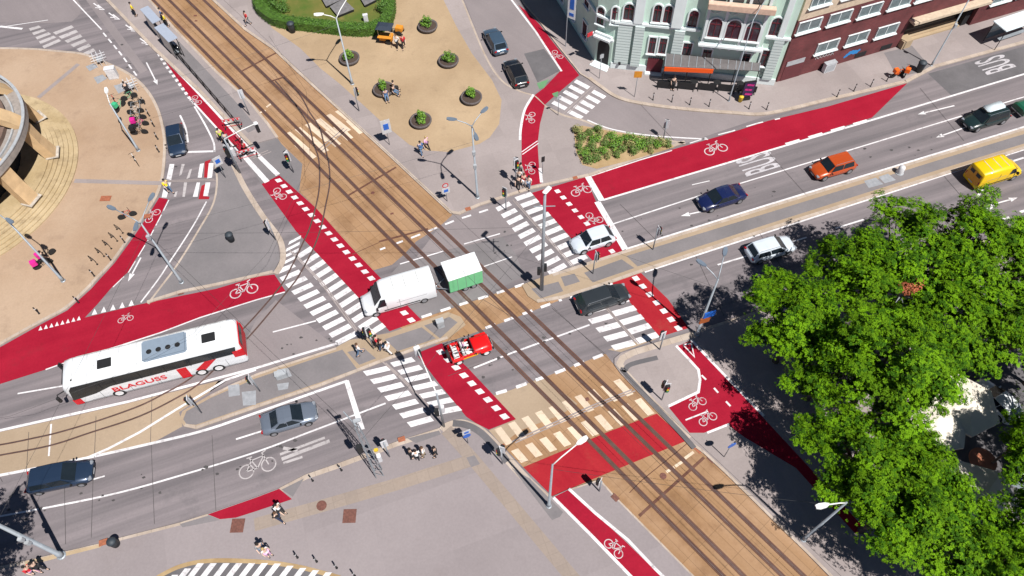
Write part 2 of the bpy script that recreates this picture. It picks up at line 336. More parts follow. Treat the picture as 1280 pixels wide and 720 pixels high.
# east pavement under the trees
PE=[(768,448),(776,441),(870,413),(960,384),(1100,340),(1280,284),(1700,150),(1700,1000),(1130,815),(1007,690),(967,651),(907,592),(880,567),(858,551),(820,513),(776,467),(768,456)]
slab('east_pavement',PE,'pavement')
ribbon(KERB,[(858,551),(820,513),(778,468),(770,455),(775,445),(790,437),(870,413)],.55,1,True,False,side=-1,depth=.15,dz=.003)
ribbon(KERB,[(870,413),(960,384),(1100,340),(1280,284),(1500,214)],.25,1,True,side=-1,depth=.15)
ribbon(KERB,[(1050,733),(1007,690),(967,651),(907,592),(880,567),(858,551)],.2,1,True,side=-1,depth=.15,dz=.001)
ribbon(KERB,[],0,0) if 0 else None
z=ZK+.008
bm=B(); ribbon(bm,[(822,447),(790,455),(782,462),(784,470),(850,540),(868,560)],.4,2,True,True); tag(link('gutter_strip',bm,'asphalt_dark'),kind='structure')
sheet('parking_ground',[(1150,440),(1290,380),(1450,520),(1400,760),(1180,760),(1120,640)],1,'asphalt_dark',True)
# south-west plaza
PSW_E=[(31,701),(78,690),(125,679),(150,672),(225,653),(260,642),(320,621),(349,610),(382,593),(420,580),(455,567),(495,552),(549,535),(562,528),(582,525),(600,532),(618,547),(640,572),(666,600),(690,621)]
PSW=[(-60,722),(-60,720)]+PSW_E+[(712,611),(750,599),(769,620),(860,712),(960,812),(900,1000),(-200,1000)]
slab('plaza_pavement',PSW,'pavement_low')
ribbon(KERB,[(-60,722)]+PSW_E[:6],.22,1,True,side=-1,depth=.15)
ribbon(KERB,PSW_E[7:13],.4,1,True,side=-1,depth=.15)
ribbon(KERB,[(549,535),(556,529),(568,525),(582,525),(600,532),(618,547),(640,572),(666,600),(690,621)],.65,1,True,True,side=-1,depth=.15,dz=.002)
ribbon(KERB,[(712,611),(750,599),(769,620),(860,712),(960,812)],.12,1,True,side=-1,depth=.15)
sheet('red_kerb_strip',[(31,702),(78,691),(125,680),(126,684),(78,696),(31,708)],3,'stone_tan',True)
bm=B(); ribbon(bm,[(318,656),(407,631),(500,604),(590,575)],.95,1,True); tag(link('paved_path',bm,'path_tan'),kind='structure')
bm=B(); ribbon(bm,[(558,537),(592,575),(640,632),(712,718),(760,775)],.95,2,True); tag(link('paved_path',bm,'path_tan'),kind='structure')
bm=B(); ribbon(bm,[(566,529),(582,531),(600,540),(620,560),(634,577)],.55,3,True,True); tag(link('gutter_strip',bm,'asphalt_dark'),kind='structure')
sheet('path_patch',[(583,572),(593,569),(600,580),(589,584)],3,'asphalt_grey',True)
sheet('gutter_strip',[(509,548),(549,538),(551,543),(520,554)],2,'asphalt_grey',True)
sheet('gutter_strip',[(225,655),(262,644),(275,650),(250,655),(228,659)],2,'asphalt_grey',True)
sheet('gutter_strip',[(352,612),(380,598),(366,621)],2,'asphalt_grey',True)
sheet('gutter_strip',[(662,598),(686,622),(704,640),(700,646),(690,650),(640,585)],2,'asphalt_grey',True)
# north-east pavement by the buildings
PB=[(600,-80),(640,-20),(655,5),(672,24),(697,57),(725,92),(735,98),(747,107),(770,122),(800,130),(852,137),(915,142),(960,143),(1035,126),(1134,103),(1170,84),(1280,54),(1500,-10),(1500,-420),(500,-420)]
slab('pavement',PB,'pavement')
ribbon(KERB,[(640,-20),(655,5),(672,24),(697,57),(725,92),(735,98)],.15,1,True,side=1,depth=.15)
ribbon(KERB,[(735,98),(747,107),(770,122),(800,130),(852,137),(915,142),(960,143),(1035,126),(1134,103)],.4,1,True,True,side=1,depth=.15,dz=.001)
ribbon(KERB,[(1134,103),(1170,84),(1280,54),(1500,-10)],.4,1,True,side=1,depth=.15,dz=.001)
tag(link('kerb',KERB,'kerb'),kind='structure')
sheet('path_patch',[(1105,66),(1140,57),(1165,86),(1122,97)],1,'asphalt_grey',True)
sheet('road_patch',[(655,67),(680,61),(701,88),(672,103)],2,'asphalt_dark')
sheet('road_patch',[(671,104),(686,99),(680,110),(674,111)],3,'green_paint')
sheet('road_patch',[(690,117),(698,114),(697,122),(692,120)],6,'green_paint')
sheet('path_patch',[(0,-10),(90,-10),(102,8),(100,18),(90,27),(60,29),(0,28)],2,'asphalt_pale')
sheet('side_street',[(577,-10),(590,25),(607,68),(628,100),(650,113),(668,118),(700,88),(638,-10)],1,'asphalt_pale')
sheet('side_street',[(735,99),(747,108),(770,123),(800,131),(852,138),(915,143),(960,144),(857,179),(815,172),(765,164),(728,150),(705,144),(690,134)],1,'asphalt_pale')
sheet('road_patch',[(345,375),(420,433),(352,455),(290,478),(262,490),(300,440),(320,400)],1,'asphalt_pale')
sheet('road_patch',[(480,352),(500,330),(548,318),(625,292),(645,318),(655,345),(600,372),(527,398)],1,'asphalt_grey')
sheet('road_patch',[(566,268),(620,255),(650,290),(600,303),(560,312),(520,322),(548,285)],2,'asphalt_pale')
sheet('road_patch',[(1160,92),(1280,58),(1280,92),(1190,120)],1,'asphalt_dark')
sheet('road_patch',[(760,437),(800,424),(818,418),(820,424),(776,440)],2,'pavement_tan')
sheet('side_street',[(262,262),(268,245),(268,192),(243,133),(205,85),(140,0),(60,-100),(20,-100),(92,0),(127,37),(175,100),(197,130),(207,170),(207,200),(204,222),(197,244),(184,266),(120,350),(184,379),(216,337),(248,286)],1,'asphalt')
# ================================================================ RED LANES
R=lambda pts,l=2,mat='red_paint',r=False,s=False: sheet('cycle_lane',pts,l,mat,r,s)
R([(343,343),(357,364),(320,375),(250,397),(200,416),(150,432),(85,452),(57,462),(0,480),(-60,500),(-60,462),(0,434),(50,406),(84,388),(114,361),(122,352),(143,329),(165,299),(186,268),(199,247),(210,249),(200,270),(186,297),(172,320),(160,340),(139,360),(122,380),(106,397),(172,381),(225,370),(270,361),(320,346)],3)
R([(327,230),(349,219),(395,260),(437,307),(480,352),(527,400),(487,414),(437,360),(370,289)],3)
R([(207,77),(240,110),(272,142),(314,187),(302,192),(270,158),(237,122)])
R([(520,442),(552,429),(585,460),(615,492),(645,524),(611,537),(595,529),(583,521),(574,510),(550,481)],2)
R([(665,241),(732,221),(745,252),(778,314),(742,327),(715,299),(692,273),(681,262)],2)
R([(739,220),(840,187),(900,170),(960,151),(1035,133),(1134,104),(1090,147),(960,188),(754,249)],3)
R([(763,352),(800,340),(835,374),(861,410),(825,421),(797,390),(779,367)],2,'red_bright')
R([(654,584),(762,539),(821,517),(858,551),(770,587),(690,620)],3,'red_bright')
R([(648,6),(658,14),(674,30),(697,60),(718,86),(724,94),(692,121),(681,131),(668,119),(680,110),(701,88),(670,38)],4)
R([(668,120),(657,137),(652,160),(652,180),(652,205),(657,219),(664,232),(677,229),(674,210),(672,180),(675,155),(681,132)],2,'red_paint',True)
R([(693,621),(711,612),(745,643),(780,675),(822,716),(870,765),(840,800),(790,722)],2,'red_paint',True)
R([(846,433),(863,426),(903,467),(1003,575),(1080,660),(1070,668),(995,585),(930,546),(910,531),(880,541),(862,541),(835,508),(872,490),(874,463)],2,'red_paint',True)
R([(260,643),(275,649),(295,647),(320,639),(365,624),(349,611),(320,622)],3,'red_paint',True)
# ================================================================ WHITE MARKINGS
Wm=B(); L5=5
def wl(pts,wd=.14,lvl=L5,raised=False,smooth=False,dash=None): ribbon(Wm,pts,wd,lvl,raised,smooth,dash)
wl([(754,250),(960,188.5),(1090,150),(1280,92.5),(1500,26)],.2)
wl([(766,280),(870,246),(960,218.7),(1087,180),(1202,145)],.13)
wl([(1225,138),(1270,124),(1320,110)],.13)
wl([(739,220),(800,200),(840,188)],.1); 
wl([(862,179),(884,172),(895,169),(915,164),(927,160),(947,154),(960,151),(975,148)],.14,dash=(1.9,1.3))
wl([(982,180),(1088,149)],.26,6,dash=(1.6,1.0))
wl([(734,150),(765,161.5),(815,169.5),(885,174)],.16,smooth=True)
wl([(782,311.5),(960,256),(1210,180),(1285,157)],.2,3)
wl([(806,340),(960,290),(1180,219),(1280,187)],.16,3)
wl([(897,331),(927,322),(1010,296),(1100,268)],.15,dash=(3,3))
wl([(865,231),(887,226)],.1)
wl([(592,460),(640,441),(737,406)],.15)
wl([(605,333),(640,321)],.1)
wl([(341,415),(395,401)],.13); wl([(22,492),(81,482)],.13)
wl([(-60,550),(0,538),(160,502),(320,460),(422,429)],.22)
wl([(320,462),(282,475),(220,512),(175,540),(135,561),(105,574)],.2,6)
wl([(-60,604),(0,594),(105,573),(190,554),(255,538),(320,516),(434,476)],.22,smooth=True)
wl([(-60,655),(7,644),(135,619),(230,593),(320,565),(387,540),(482,504)],.14,smooth=True)
wl([(117,599),(131,595)],.12); wl([(295,549),(330,538)],.14)
wl([(64,530),(61,570)],.13)
wl([(57,462),(85,452),(150,432),(200,416),(250,397),(320,375),(356,365)],.12)
wl([(258,252),(244.5,277),(229,302),(213,326),(198,349),(176,378)],.14,smooth=True)
wl([(211,250),(201,270),(187,297),(173,320),(161,340),(140,360)],.1,dash=(1.3,.5))
wl([(243,133),(257,157),(267,178),(268,190)],.17,smooth=True)
wl([(235,190),(268,189)],.25)
wl([(237,123),(270,159),(301,192)],.18,6)
wl([(90,-2),(127,37)],.14); wl([(129,41),(150,66),(172,96)],.17,dash=(.9,.5))
wl([(195,62),(206,80),(222,102),(237,123)],.3,dash=(.45,.4))
wl([(126,-12),(150,14),(196,62),(240,108),(313,187)],.24)
wl([(225,144),(232,160),(235,178)],.18,smooth=True)
wl([(60,25),(0,34)],.1); wl([(0,33),(28,36)],.3,4)
wl([(638,-2),(670,40),(702,89)],.22)
wl([(667,118),(656,137),(651,160),(650,175)],.25,3,True,True)
wl([(675,210),(677,228)],.3,3,True)
wl([(692,622),(740,670),(792,724)],.22,3,True); wl([(711,611),(745,642),(785,675),(820,712),(870,760)],.22,3,True)
wl([(845,432),(862,450),(873,462),(875,475),(873,490),(835,508)],.22,3,True)
wl([(864,425),(904,467),(955,520)],.22,3,True); wl([(884,541),(912,530)],.18,3,True); wl([(857,525),(885,514)],.12,3,True)
wl([(877,469),(890,482),(903,497),(920,515)],.16,3,True,dash=(.5,.9))
wl([(652,190),(672,176)],.1,3,True); wl([(653,193),(673,179)],.1,3,True)
wl([(713,372),(766,355)],.35)
# stop lines
for q in ([(731,221),(738,219),(756,250),(749,252)],[(743,253),(750,251),(785,310),(778,313)],[(430,476),(436,475),(456,536),(449,538)]): quad(Wm,q,6)
# double bar beyond red path
quad(Wm,[(303,197),(307,193),(337,226),(331,229)],5); quad(Wm,[(313,188),(318,186),(350,217),(345,220)],5)
# dashes either side of tram crossing
wl([(610,262),(570,275),(520,295),(475,312)],.2,6,dash=(.9,.8))
wl([(527,396.5),(562,385),(625,365),(655,355)],.26,6,dash=(.9,.8)); wl([(607,410),(655,392),(702,374.5)],.26,6,dash=(.9,.8))
wl([(620,492),(640,486),(700,464),(757,442)],.28,6,dash=(.9,.8))
wl([(500,330),(554,314)],.12); wl([(580,305),(625,292)],.12)
# zebra crossings
Z=B()
zebra(Z,(344,341),(421,429),(368,331),(446,416),11,5)
zebra(Z,(371,322),(458,420),(390,310),(480,406),12,5,.55)
zebra(Z,(361,304),(350,331),(376,296),(372,320),4,5,.5)
zebra(Z,(456,467),(511,531),(486,460),(540,523),7,5); zebra(Z,(490,456),(545,516),(517,449),(575,510),7,5)
zebra(Z,(621,262),(686,342),(638,254),(707,331),10,5); zebra(Z,(645,249),(711,330),(665,242),(733,320),10,5)
zebra(Z,(719,381),(766,435),(747,373),(792.5,428),6,5); zebra(Z,(749,370),(795,427),(776,363),(822,418),6,5)
zebra(Z,(719,101),(691,127.5),(736,110),(707.5,136),5,5); zebra(Z,(740,113.5),(711,139),(756,122),(727.5,147.5),5,5)
for q in ([(212,205),(218,205),(214,225),(208,224)],[(250,205),(255,204),(252,222),(247,222)],[(261,204),(267,204),(265,222),(259,223)],[(206,228),(214,228),(208,247),(202,247)],[(246,228),(250,228),(247,246),(241,246)],[(257,228),(263,228),(260,245),(254,245)]): quad(Z,q,5)
tag(link('zebra_crossing',Z,'white_paint',keep=True),kind='structure')
Z=B()
zebra(Z,(37,37),(54,59),(50,33),(75,50),5,5); zebra(Z,(68,42),(105,68),(91,33),(118,62),6,5)
for q in ([(227,205),(231,205),(227,218),(224,220)],[(237,212),(240,211),(237,222),(233,224)],[(230,228),(234,228),(231,246),(228,246)],[(219,240),(222,239),(220,246),(217,246)]): quad(Z,q,5)
tag(link('zebra_crossing',Z,'worn_paint',keep=True),kind='structure')
for q in ([(256,202),(264,199),(262,203),(260,222),(255,222)],[(252,232),(257,230),(254,245),(262,246),(261,249),(248,249)]): sheet('cycle_lane',q,4,'red_bright')
Z=B()
zebra(Z,(770.5,475),(622,535),(788,494),(637,555),10,5,.5); zebra(Z,(797,499),(643,562),(814,518),(656,577),10,5,.5)
zebra(Z,(422,138),(359,166),(448,158),(384,188),6,5,.55); zebra(Z,(437,152),(372,182),(455,172),(392,203),6,5,.5) if 0 else None
zebra(Z,(436,150),(372,180),(453,166),(392,198),5,6,.5)
for a,b in (((867,565),(856,573)),((853,577),(844,583)),((843,584),(833,590)),((332,138),(322,142)),((341,128),(333,134))): ribbon(Z,[a,b],.22,6)
tag(link('zebra_crossing',Z,'cream_paint',keep=True),kind='structure')
# tactile guide lines running through the crossings
T=B()
for pts,l,r in (([(362,313),(400,352),(455,428)],7,0),([(478,452),(500,472),(548,522)],7,0),([(641,250),(716,334)],7,0),([(747,374),(795,428)],7,0),([(741,108),(703,143)],7,0),([(790,487),(740,507),(640,552)],7,0),([(430,160),(397,188)],7,0),([(200,226),(268,224)],7,0),([(312,197),(335,188)],7,0)):
    ribbon(T,pts,.12,l); ribbon(T,[(p[0]+4,p[1]+1.5) for p in pts],.1,l)
tag(link('tactile_strip',T,'pavement',keep=True),kind='structure')
T=B(); ribbon(T,[(93,226),(204,229)],.5,2,True); ribbon(T,[(48,122),(98,80)],.5,2,True); tag(link('paved_path',T,'pavement',keep=True),kind='structure')
T=B(); ribbon(T,[(110,-5),(150,50),(180,90)],.9,2); tag(link('paved_path',T,'asphalt_pale',keep=True),kind='structure')
squares(Wm,(348.3,225.5),(472,356.3),18,6,.5); squares(Wm,(480,365),(514,400),5,6,.5)
squares(Wm,(551,440),(630.6,520.6),9,6,.52); squares(Wm,(697,239),(765,314),10,6,.45); squares(Wm,(795,348),(848,410),7,6,.5)
# shark teeth
def tri(c,s,lvl,r=False):
    quad(Wm,[(c[0]-s*.5,c[1]+s*.55),(c[0]+s*.5,c[1]+s*.35),(c[0]+s*.05,c[1]-s*.6)],lvl,r)
for i in range(8): tri(lerp((50.5,410.5),(98.5,398),i/7),5,6)
for i in range(5): tri(lerp((118,390),(164,379),i/4),7,6)
for q in ([(854,431),(864,429),(868,446)],): 
    z=z_of(3,True); P=[W(*p,z) for p in q]; ribbon_bm(Wm,P+[P[0]],.12,z)
# arrows
def arrow(a,b,lvl=5,w=.14,head=.5):
    z=z_of(lvl,False); A=W(*a,z); Bq=W(*b,z); d=(Bq-A).normalized(); n=Vector((-d.y,d.x,0)); ribbon_bm(Wm,[A,Bq-d*head*1.6],w,z)
    f=Wm.faces.new([Wm.verts.new(v) for v in (Bq,Bq-d*head*1.7+n*head*.5,Bq-d*head*1.7-n*head*.5)]); f.normal_update()
    if f.normal.z<0: f.normal_flip()
arrow((887,262),(851,270)); arrow((1193,132),(1147,143)); arrow((1230,151),(1170,172)); arrow((176,322),(160,352)); arrow((183,78),(197,106)); arrow((1235,257),(1272,247),5); arrow((1215,268),(1245,256),5)

wl([(1218,235),(1232,232),(1222,245)],.2,5,smooth=True); wl([(1252,275),(1262,272)],.3); wl([(1245,208),(1280,197)],.2); wl([(1275,265),(1300,258)],.25)
# chevrons on the upper left lane
for c in ((122,7),(141,19),(162,34),(180,51)):
    for k in (0,5):
        q=[(c[0]-5+k,c[1]-3+k*.4),(c[0]+3+k,c[1]+3+k*.4),(c[0]-4+k,c[1]+2+k*.4)]
        ribbon(Wm,[q[0],q[1],(q[1][0]-6,q[1][1]-.5)],.15,5)
# parking bay at the bottom edge
PK=[(196,722),(225,708),(262,701),(320,702),(370,708),(425,722),(425,800),(196,800)]
sheet('parking_ground',PK,2,'asphalt_dark',True)
for i in range(13):
    x=205+i*16; y0=max(703,722-(x-196)*.5 if x<240 else 703+ (max(0,x-330)*.17))+1
    quad(Wm,[(x+10,y0),(x+18,y0),(x-2,y0+26),(x-10,y0+26)],4,True)
bm=B(); ribbon(bm,PK[:6],.3,3,True,True); tag(link('verge_strip',bm,'earth',keep=True),kind='structure')
tag(link('road_markings',Wm,'white_paint',keep=True),kind='structure')
# ---- bicycle pictograms and lettering on the road
def circle_pts(c,r,n=18): return [(c[0]+r*math.cos(2*PI*k/n),c[1]+r*math.sin(2*PI*k/n)) for k in range(n+1)]
def bicycle(px,py,a,s,raised=False,lvl=6,wd=.07):
    """road pictogram: a = world angle of the bicycle's forward direction, s = wheel centre distance"""
    s*=.86; z=z_of(lvl,raised); c=W(px,py,z); fx=Vector((math.cos(a),math.sin(a),0)); fy=Vector((-math.sin(a),math.cos(a),0)); bm=B()
    T_=lambda p: c+fx*(p[0]*s)+fy*(p[1]*s)
    for st in (circle_pts((-.5,0),.32),circle_pts((.5,0),.32),[(-.5,0),(-.2,.45),(.35,.5),(0,0),(-.5,0)],[(-.28,.6),(0,0)],[(.5,0),(.3,.65),(.48,.72)],[(-.4,.62),(-.15,.62)]):
        ribbon_bm(bm,[T_(p) for p in st],wd*s*(.8 if s>1.6 else 1),z)
    tag(link('cycle_symbol',bm,'symbol_paint' if s<1.6 else 'worn_paint',keep=True),kind='structure')
for (x,y,a,s,r) in ((895,187,ROAD_A,1.7,False),(727,239,ROAD_A,1.45,False),(743,272,2.6,1.2,False),(350,242,2.3,1.2,False),(246,125,2.2,1.1,False),(305,364,ROAD_A,1.7,False),(191,270,1.05,1.2,False),(157,399,.3,.9,False),
    (665,147,1.5,1.1,True),(665,210,1.5,1.1,True),(697,68,2.2,1.1,False),(767,686,-.85,1.1,True),(872,505,.5,1.1,True),(885,524,.5,1.1,True),(322,585,.33,1.95,False),(1000,556,-.85,1.,True)):
    bicycle(x,y,a,s,r)
def lettering(txt,loc,rz,size,mat,name='lettering',sx=1,parent=None,depth=0,align='CENTER',rot=None):
    cu=bpy.data.curves.new('t','FONT'); cu.body=txt; cu.size=size; cu.align_x=align; cu.align_y='CENTER'; cu.extrude=depth; cu.offset=.012*size
    ob=bpy.data.objects.new('t',cu); COL.objects.link(ob); dg=bpy.context.evaluated_depsgraph_get(); me=bpy.data.meshes.new_from_object(ob.evaluated_get(dg))
    bpy.data.objects.remove(ob); me.materials.clear(); me.materials.append(M[mat]); o=bpy.data.objects.new(name,me); COL.objects.link(o)
    o.parent=parent; o.location=loc; o.rotation_euler=rot if rot else (0,0,rz); o.scale=(sx,1,1); return o
for (x,y,n) in ((1246,80,'BUS'),(950,204,'BUS')):
    c=W(x,y,z_of(5,False)); o=lettering(n,c,ROAD_A+PI/2,5.3,'letter_paint','road_lettering'); o.scale=(.25,1,1); tag(o,kind='structure')
# ================================================================ RAILS
RA=B(); RS=B()
def rail(pts,band,smooth=False):
    p=spline(pts,6) if smooth else pts
    ribbon_bm(RA,px2w(p,z_of(7,False)),band,z_of(7,False)); 
    P=px2w(p,z_of(8,False)); ribbon_bm(RS,P,.07,z_of(8,False)+.004)
    if band>.2:
        # thin lighter lip each side
        for s in (-1,1): ribbon_bm(RS,P,.022,z_of(8,False),side=s*10)
for a,b in (((63,-130),(1080,898)),((82,-130),(1110,901)),((99.5,-130),(1137,873.5)),((119.5,-130),(1180,888))): rail([a,b],.34)
ra=[(344,101),(365,125),(375,139),(386,157),(392,180),(397.5,195),(399.5,212),(399,235),(395,257),(387,285),(377,307),(365,332),(351,357),(320,394),(290,425),(262,452),(235,475),(205,492),(175,507),(125,525),(75,540),(45,547),(0,556),(-60,564)]
rb=[(354,97),(375,119),(387,140),(399,159),(405,180),(411,205),(412,230),(407,257),(401,285),(391,312),(375,342),(364,358),(320,411),(296,436),(272,458),(248,480),(225,495),(175,520),(112,541),(62,557),(0,569),(-60,580)]
rail(ra,.15,True); rail(rb,.15,True)
for a,b in (((434,245),(495,209)),((395,107),(396,107.5)),((474,302),(535,286)),((799,645),(880,572)),((300,90),(345,66)),((340,101),(356,96))):
    ribbon(RA,[a,b],.2,7,dz=.002)
ribbon(RA,[(560,238),(561,238)],.1,7)
ribbon(RA,[(787,616),(803,600),(830,578),(862,552)],.05,7,smooth=True); ribbon(RA,[(440,318),(474,303)],.06,7)
tag(link('rail_bed',RA,'rail_bed',keep=True),kind='structure'); tag(link('tram_rails',RS,'rail_steel',keep=True),kind='structure')
# small dark inspection covers in the ground
def cover(px,py,wx,wy,rz,raised,mat,rd=False,dz=0):
    z=z_of(6,raised); bm=B()
    if rd: lathe(bm,[(wx/2,0),(wx/2,.012),(wx/2-.04,.014)],20)
    else: box(bm,(0,0,.006),(wx,wy,.012),0,.003)
    o=link('manhole_cover',bm,mat,loc=W(px,py,z)); o.rotation_euler=(0,0,rz); return o
plain('rust_cover',(.14,.055,.04),.7,0,.3,6); plain('cover_orange',(.30,.10,.05),.7,0,.25,5); plain('cover_grey',(.30,.29,.29),.6,0,.2,4); plain('pale_slab',(.27,.28,.30),.7,0,.15,3)
COV=[(297,657,.95,1.0,0,1,'rust_cover',0,'large square rusty cover near the red lane wedge'),(437,645,.95,1.0,0,1,'rust_cover',0,'square rusty cover beside a round one on the plaza'),(402,632,.75,.75,0,1,'rust_cover',1,'round rusty manhole cover in the tan path'),
(132,248,1.0,.65,0,1,'cover_orange',0,'orange rectangular cover on the tan plaza'),(184,270,.6,.5,.2,1,'cover_orange',0,'small orange cover by the curving cycle lane'),(129,678,.6,.45,.3,1,'cover_orange',0,'orange drain cover at the kerb by the litter bin'),
(502,549,.55,.4,.3,1,'cover_orange',0,'orange drain cover at the kerb near the standing group'),(585,261,.5,.4,.3,1,'cover_orange',0,'orange drain cover at the tram side corner'),(719,222,.45,.35,.3,1,'cover_orange',0,'orange drain cover by the cycle box'),
(769,622,.55,.4,-.85,1,'rust_cover',0,'rusty drain beside the lower red cycle path'),(889,574,.6,.4,-.85,0,'rust_cover',0,'small rusty drain beside the tracks near the tree shade'),(873,556,1.1,1.0,-.85,0,'cover_orange',0,'big orange brown box cover next to the tracks'),
(829,595,.5,.5,0,0,'rust_cover',1,'round rusty cover between the tracks'),(434,650,.01,.01,0,1,'rust_cover',0,None),(466,241,.35,.35,0,0,'rust_cover',1,'small round cover in the upper tram bed'),(490,267,.3,.18,.3,0,'rust_cover',0,'small dark drain in the tram bed near the asphalt'),
(226,366,.5,.4,.3,0,'rust_cover',0,'small rusty drain at the tip of the grey island'),(908,139,.5,.4,.2,0,'rust_cover',0,'rusty drain at the building side kerb'),(244,19.5,.35,.25,0,0,'rust_cover',0,'upper small drain between the upper tracks'),(245,26,.3,.2,0,0,'rust_cover',0,'lower small drain between the upper tracks'),
(734,499,.3,.3,.3,0,'rust_cover',0,'small black drain inside the cream crossing')]
for c in COV:
    if c[8]: tag(cover(*c[:8]),c[8],'manhole cover','manhole covers')
def patch(pts,mat,raised,lvl=3,label=None):
    sheet('path_patch',pts,lvl,mat,raised)
for p in ([(107,83),(117,79),(122,84),(112,89)],[(117,97),(128,93),(134,98),(122,105)],[(142,107),(158,103),(163,110),(148,117)]): patch(p,'pale_slab',True)
for p in ([(285,482),(299,480),(300,494),(286,496)],[(302,490),(320,488),(320,506),(304,507)],[(346,462),(360,460),(365,470),(350,474)],[(346,480),(361,478),(360,486),(348,488)]):
    z=.108; bm=B(); bm.faces.new([bm.verts.new(W(*q,z)) for q in p][::-1]); tag(link('path_patch',bm,'pale_slab'),kind='structure')
for p in ([(1080,226),(1095,222),(1104,230),(1086,235)],[(1098,221),(1110,217),(1120,225),(1106,229)]):
    z=.108; bm=B(); bm.faces.new([bm.verts.new(W(*q,z)) for q in p][::-1]); tag(link('path_patch',bm,'pale_slab'),kind='structure')

# ---- wear: sealed joints across the carriageways, drips, worn strokes
J=B()
for pts in ([(189,556),(193,655)],[(117,574),(114,672)],[(80,582),(82,680)],[(0,597),(3,602)],[(265,544),(270,640)],[(36,540),(33,590)],[(120,520),(118,572)],[(190,494),(188,553)],[(820,300),(775,255)],[(1010,246),(960,190)],[(1205,176),(1150,110)],[(1180,220),(1240,290)],[(950,292),(1000,370)],[(690,385),(757,443)],[(640,396),(600,372)],[(560,470),(600,455)],[(870,320),(905,395)],[(845,178),(800,130)],[(215,300),(160,300)],[(168,150),(130,100)],[(655,385),(730,455)],[(590,300),(640,350)]):
    a,b_=pts; ribbon(J,[a,lerp(a,b_,.35),lerp(a,b_,.7),b_],.035,5)
random.seed(3)
for c_,n_ in (((7,640,400,560),26),((770,300,1180,170),30),((600,460,760,400),16),((330,440,420,420),8),((150,60,220,220),14),((820,330,1100,270),12),((600,330,640,300),6)):
    for k in range(n_):
        t=random.random(); p=lerp((c_[0],c_[1]),(c_[2],c_[3]),t); p=W(p[0]+random.uniform(-8,8),p[1]+random.uniform(-16,16),.022); r_=random.uniform(.05,.16)
        m_=random.randint(6,9); vs=[J.verts.new((p.x+math.cos(2*PI*i/m_)*r_*random.uniform(.6,1.6),p.y+math.sin(2*PI*i/m_)*r_*random.uniform(.5,1.1),.022+k*.00002)) for i in range(m_)]; J.faces.new(vs)
for (a,b_,w_) in (((470,352),(330,392),.35),((800,252),(1180,140),.3),((60,640),(330,575),.35),((640,420),(740,388),.4),((560,350),(655,318),.35)):
    pass
tag(link('road_joints',J,'tar',keep=True),kind='structure')
J=B()
for a,b_,w_ in (((352,574),(412,551),.28),((350,568),(406,547),.2),((354,579),(378,571),.2),((354,560),(372,563),.25)): ribbon(J,[a,b_],w_,6)
tag(link('worn_arrow',J,'worn_paint',keep=True),kind='structure')
# ================================================================ VEHICLES
def carpaint(name,c,metal=.0,rough=.32,coat=.6): return plain(name,c,rough,metal,.04,1.5,coat)
carpaint('car_white',(.74,.76,.78)); carpaint('car_silver',(.60,.66,.72),.1,.3); carpaint('car_navy',(.006,.012,.06)); carpaint('car_darkblue',(.02,.038,.075),.3); carpaint('car_orange',(.42,.06,.008),.1)
carpaint('car_charcoal',(.035,.042,.048),.3); carpaint('car_black',(.008,.009,.012)); carpaint('car_grey',(.17,.20,.25),.35); carpaint('car_greyblue',(.06,.10,.15),.3); carpaint('car_green',(.012,.10,.055)); carpaint('car_yellow',(.78,.50,.0),0,.4,.3)
carpaint('car_orange_yellow',(.70,.30,.0),0,.45,.2); carpaint('car_red',(.62,.005,.006),0,.4,.4); carpaint('car_bottle',(.008,.022,.022)); plain('mint_green',(.16,.50,.24),.5,0,.05,1)
plain('glass_dark',(.012,.018,.024),.16,0,.1,2,0,.4); plain('tyre',(.015,.015,.016),.85); plain('rim',(.45,.46,.48),.35,.7,.05); plain('rim_white',(.7,.7,.7),.5); plain('black_trim',(.012,.012,.013),.6); plain('lamp_clear',(.25,.27,.30),.12,.1,.03); plain('lamp_red',(.35,.008,.01),.2,0,.05)
plain('plate',(.5,.5,.51),.5); plain('seat_dark',(.03,.03,.03),.7); plain('interior_white',(.6,.6,.6),.5); plain('silver_metal',(.5,.52,.54),.3,.8,.05); plain('roof_unit',(.20,.25,.31),.5,0,.05); plain('logo_red',(.55,.0,.01),.45,0,.03)
plain('yellow_trim',(.7,.45,.0),.5); plain('roofbox_white',(.62,.70,.74),.3,0,.03,1,.4); plain('van_rear_shadow',(.45,.16,.01),.5)
def grid_loft(bm,rings,mi=0,cap=True):
    vs=[[bm.verts.new(p) for p in r] for r in rings]; n=len(rings[0])
    for i in range(len(vs)-1):
        for k in range(n):
            f=bm.faces.new((vs[i][k],vs[i][(k+1)%n],vs[i+1][(k+1)%n],vs[i+1][k])); f.material_index=mi
    if cap: bm.faces.new(vs[0][::-1]).material_index=mi; bm.faces.new(vs[-1]).material_index=mi
def ssec(x,w,z0,z1,crown,tuck=.86,n=0):
    """closed cross-section of a car body at x"""
    P=[(-w*tuck,z0),(-w*.985,z0+.12),(-w,z0+(z1-z0)*.45),(-w*.985,z0+(z1-z0)*.78),(-w*.93,z1),(-w*.6,z1+crown*.75),(0,z1+crown)]
    Q=P+[(-y,z) for (y,z) in P[-2::-1]]
    return [(x,y,z) for y,z in Q]
def wheel_bm(r,w): 
    bm=B(); prof=[(r*.6,-w/2),(r*.92,-w/2),(r,-w/2+.03),(r,w/2-.03),(r*.92,w/2),(r*.6,w/2)]
    lathe(bm,prof,20); bmesh.ops.rotate(bm,verts=bm.verts,cent=(0,0,0),matrix=Matrix.Rotation(PI/2,3,'X')); return bm
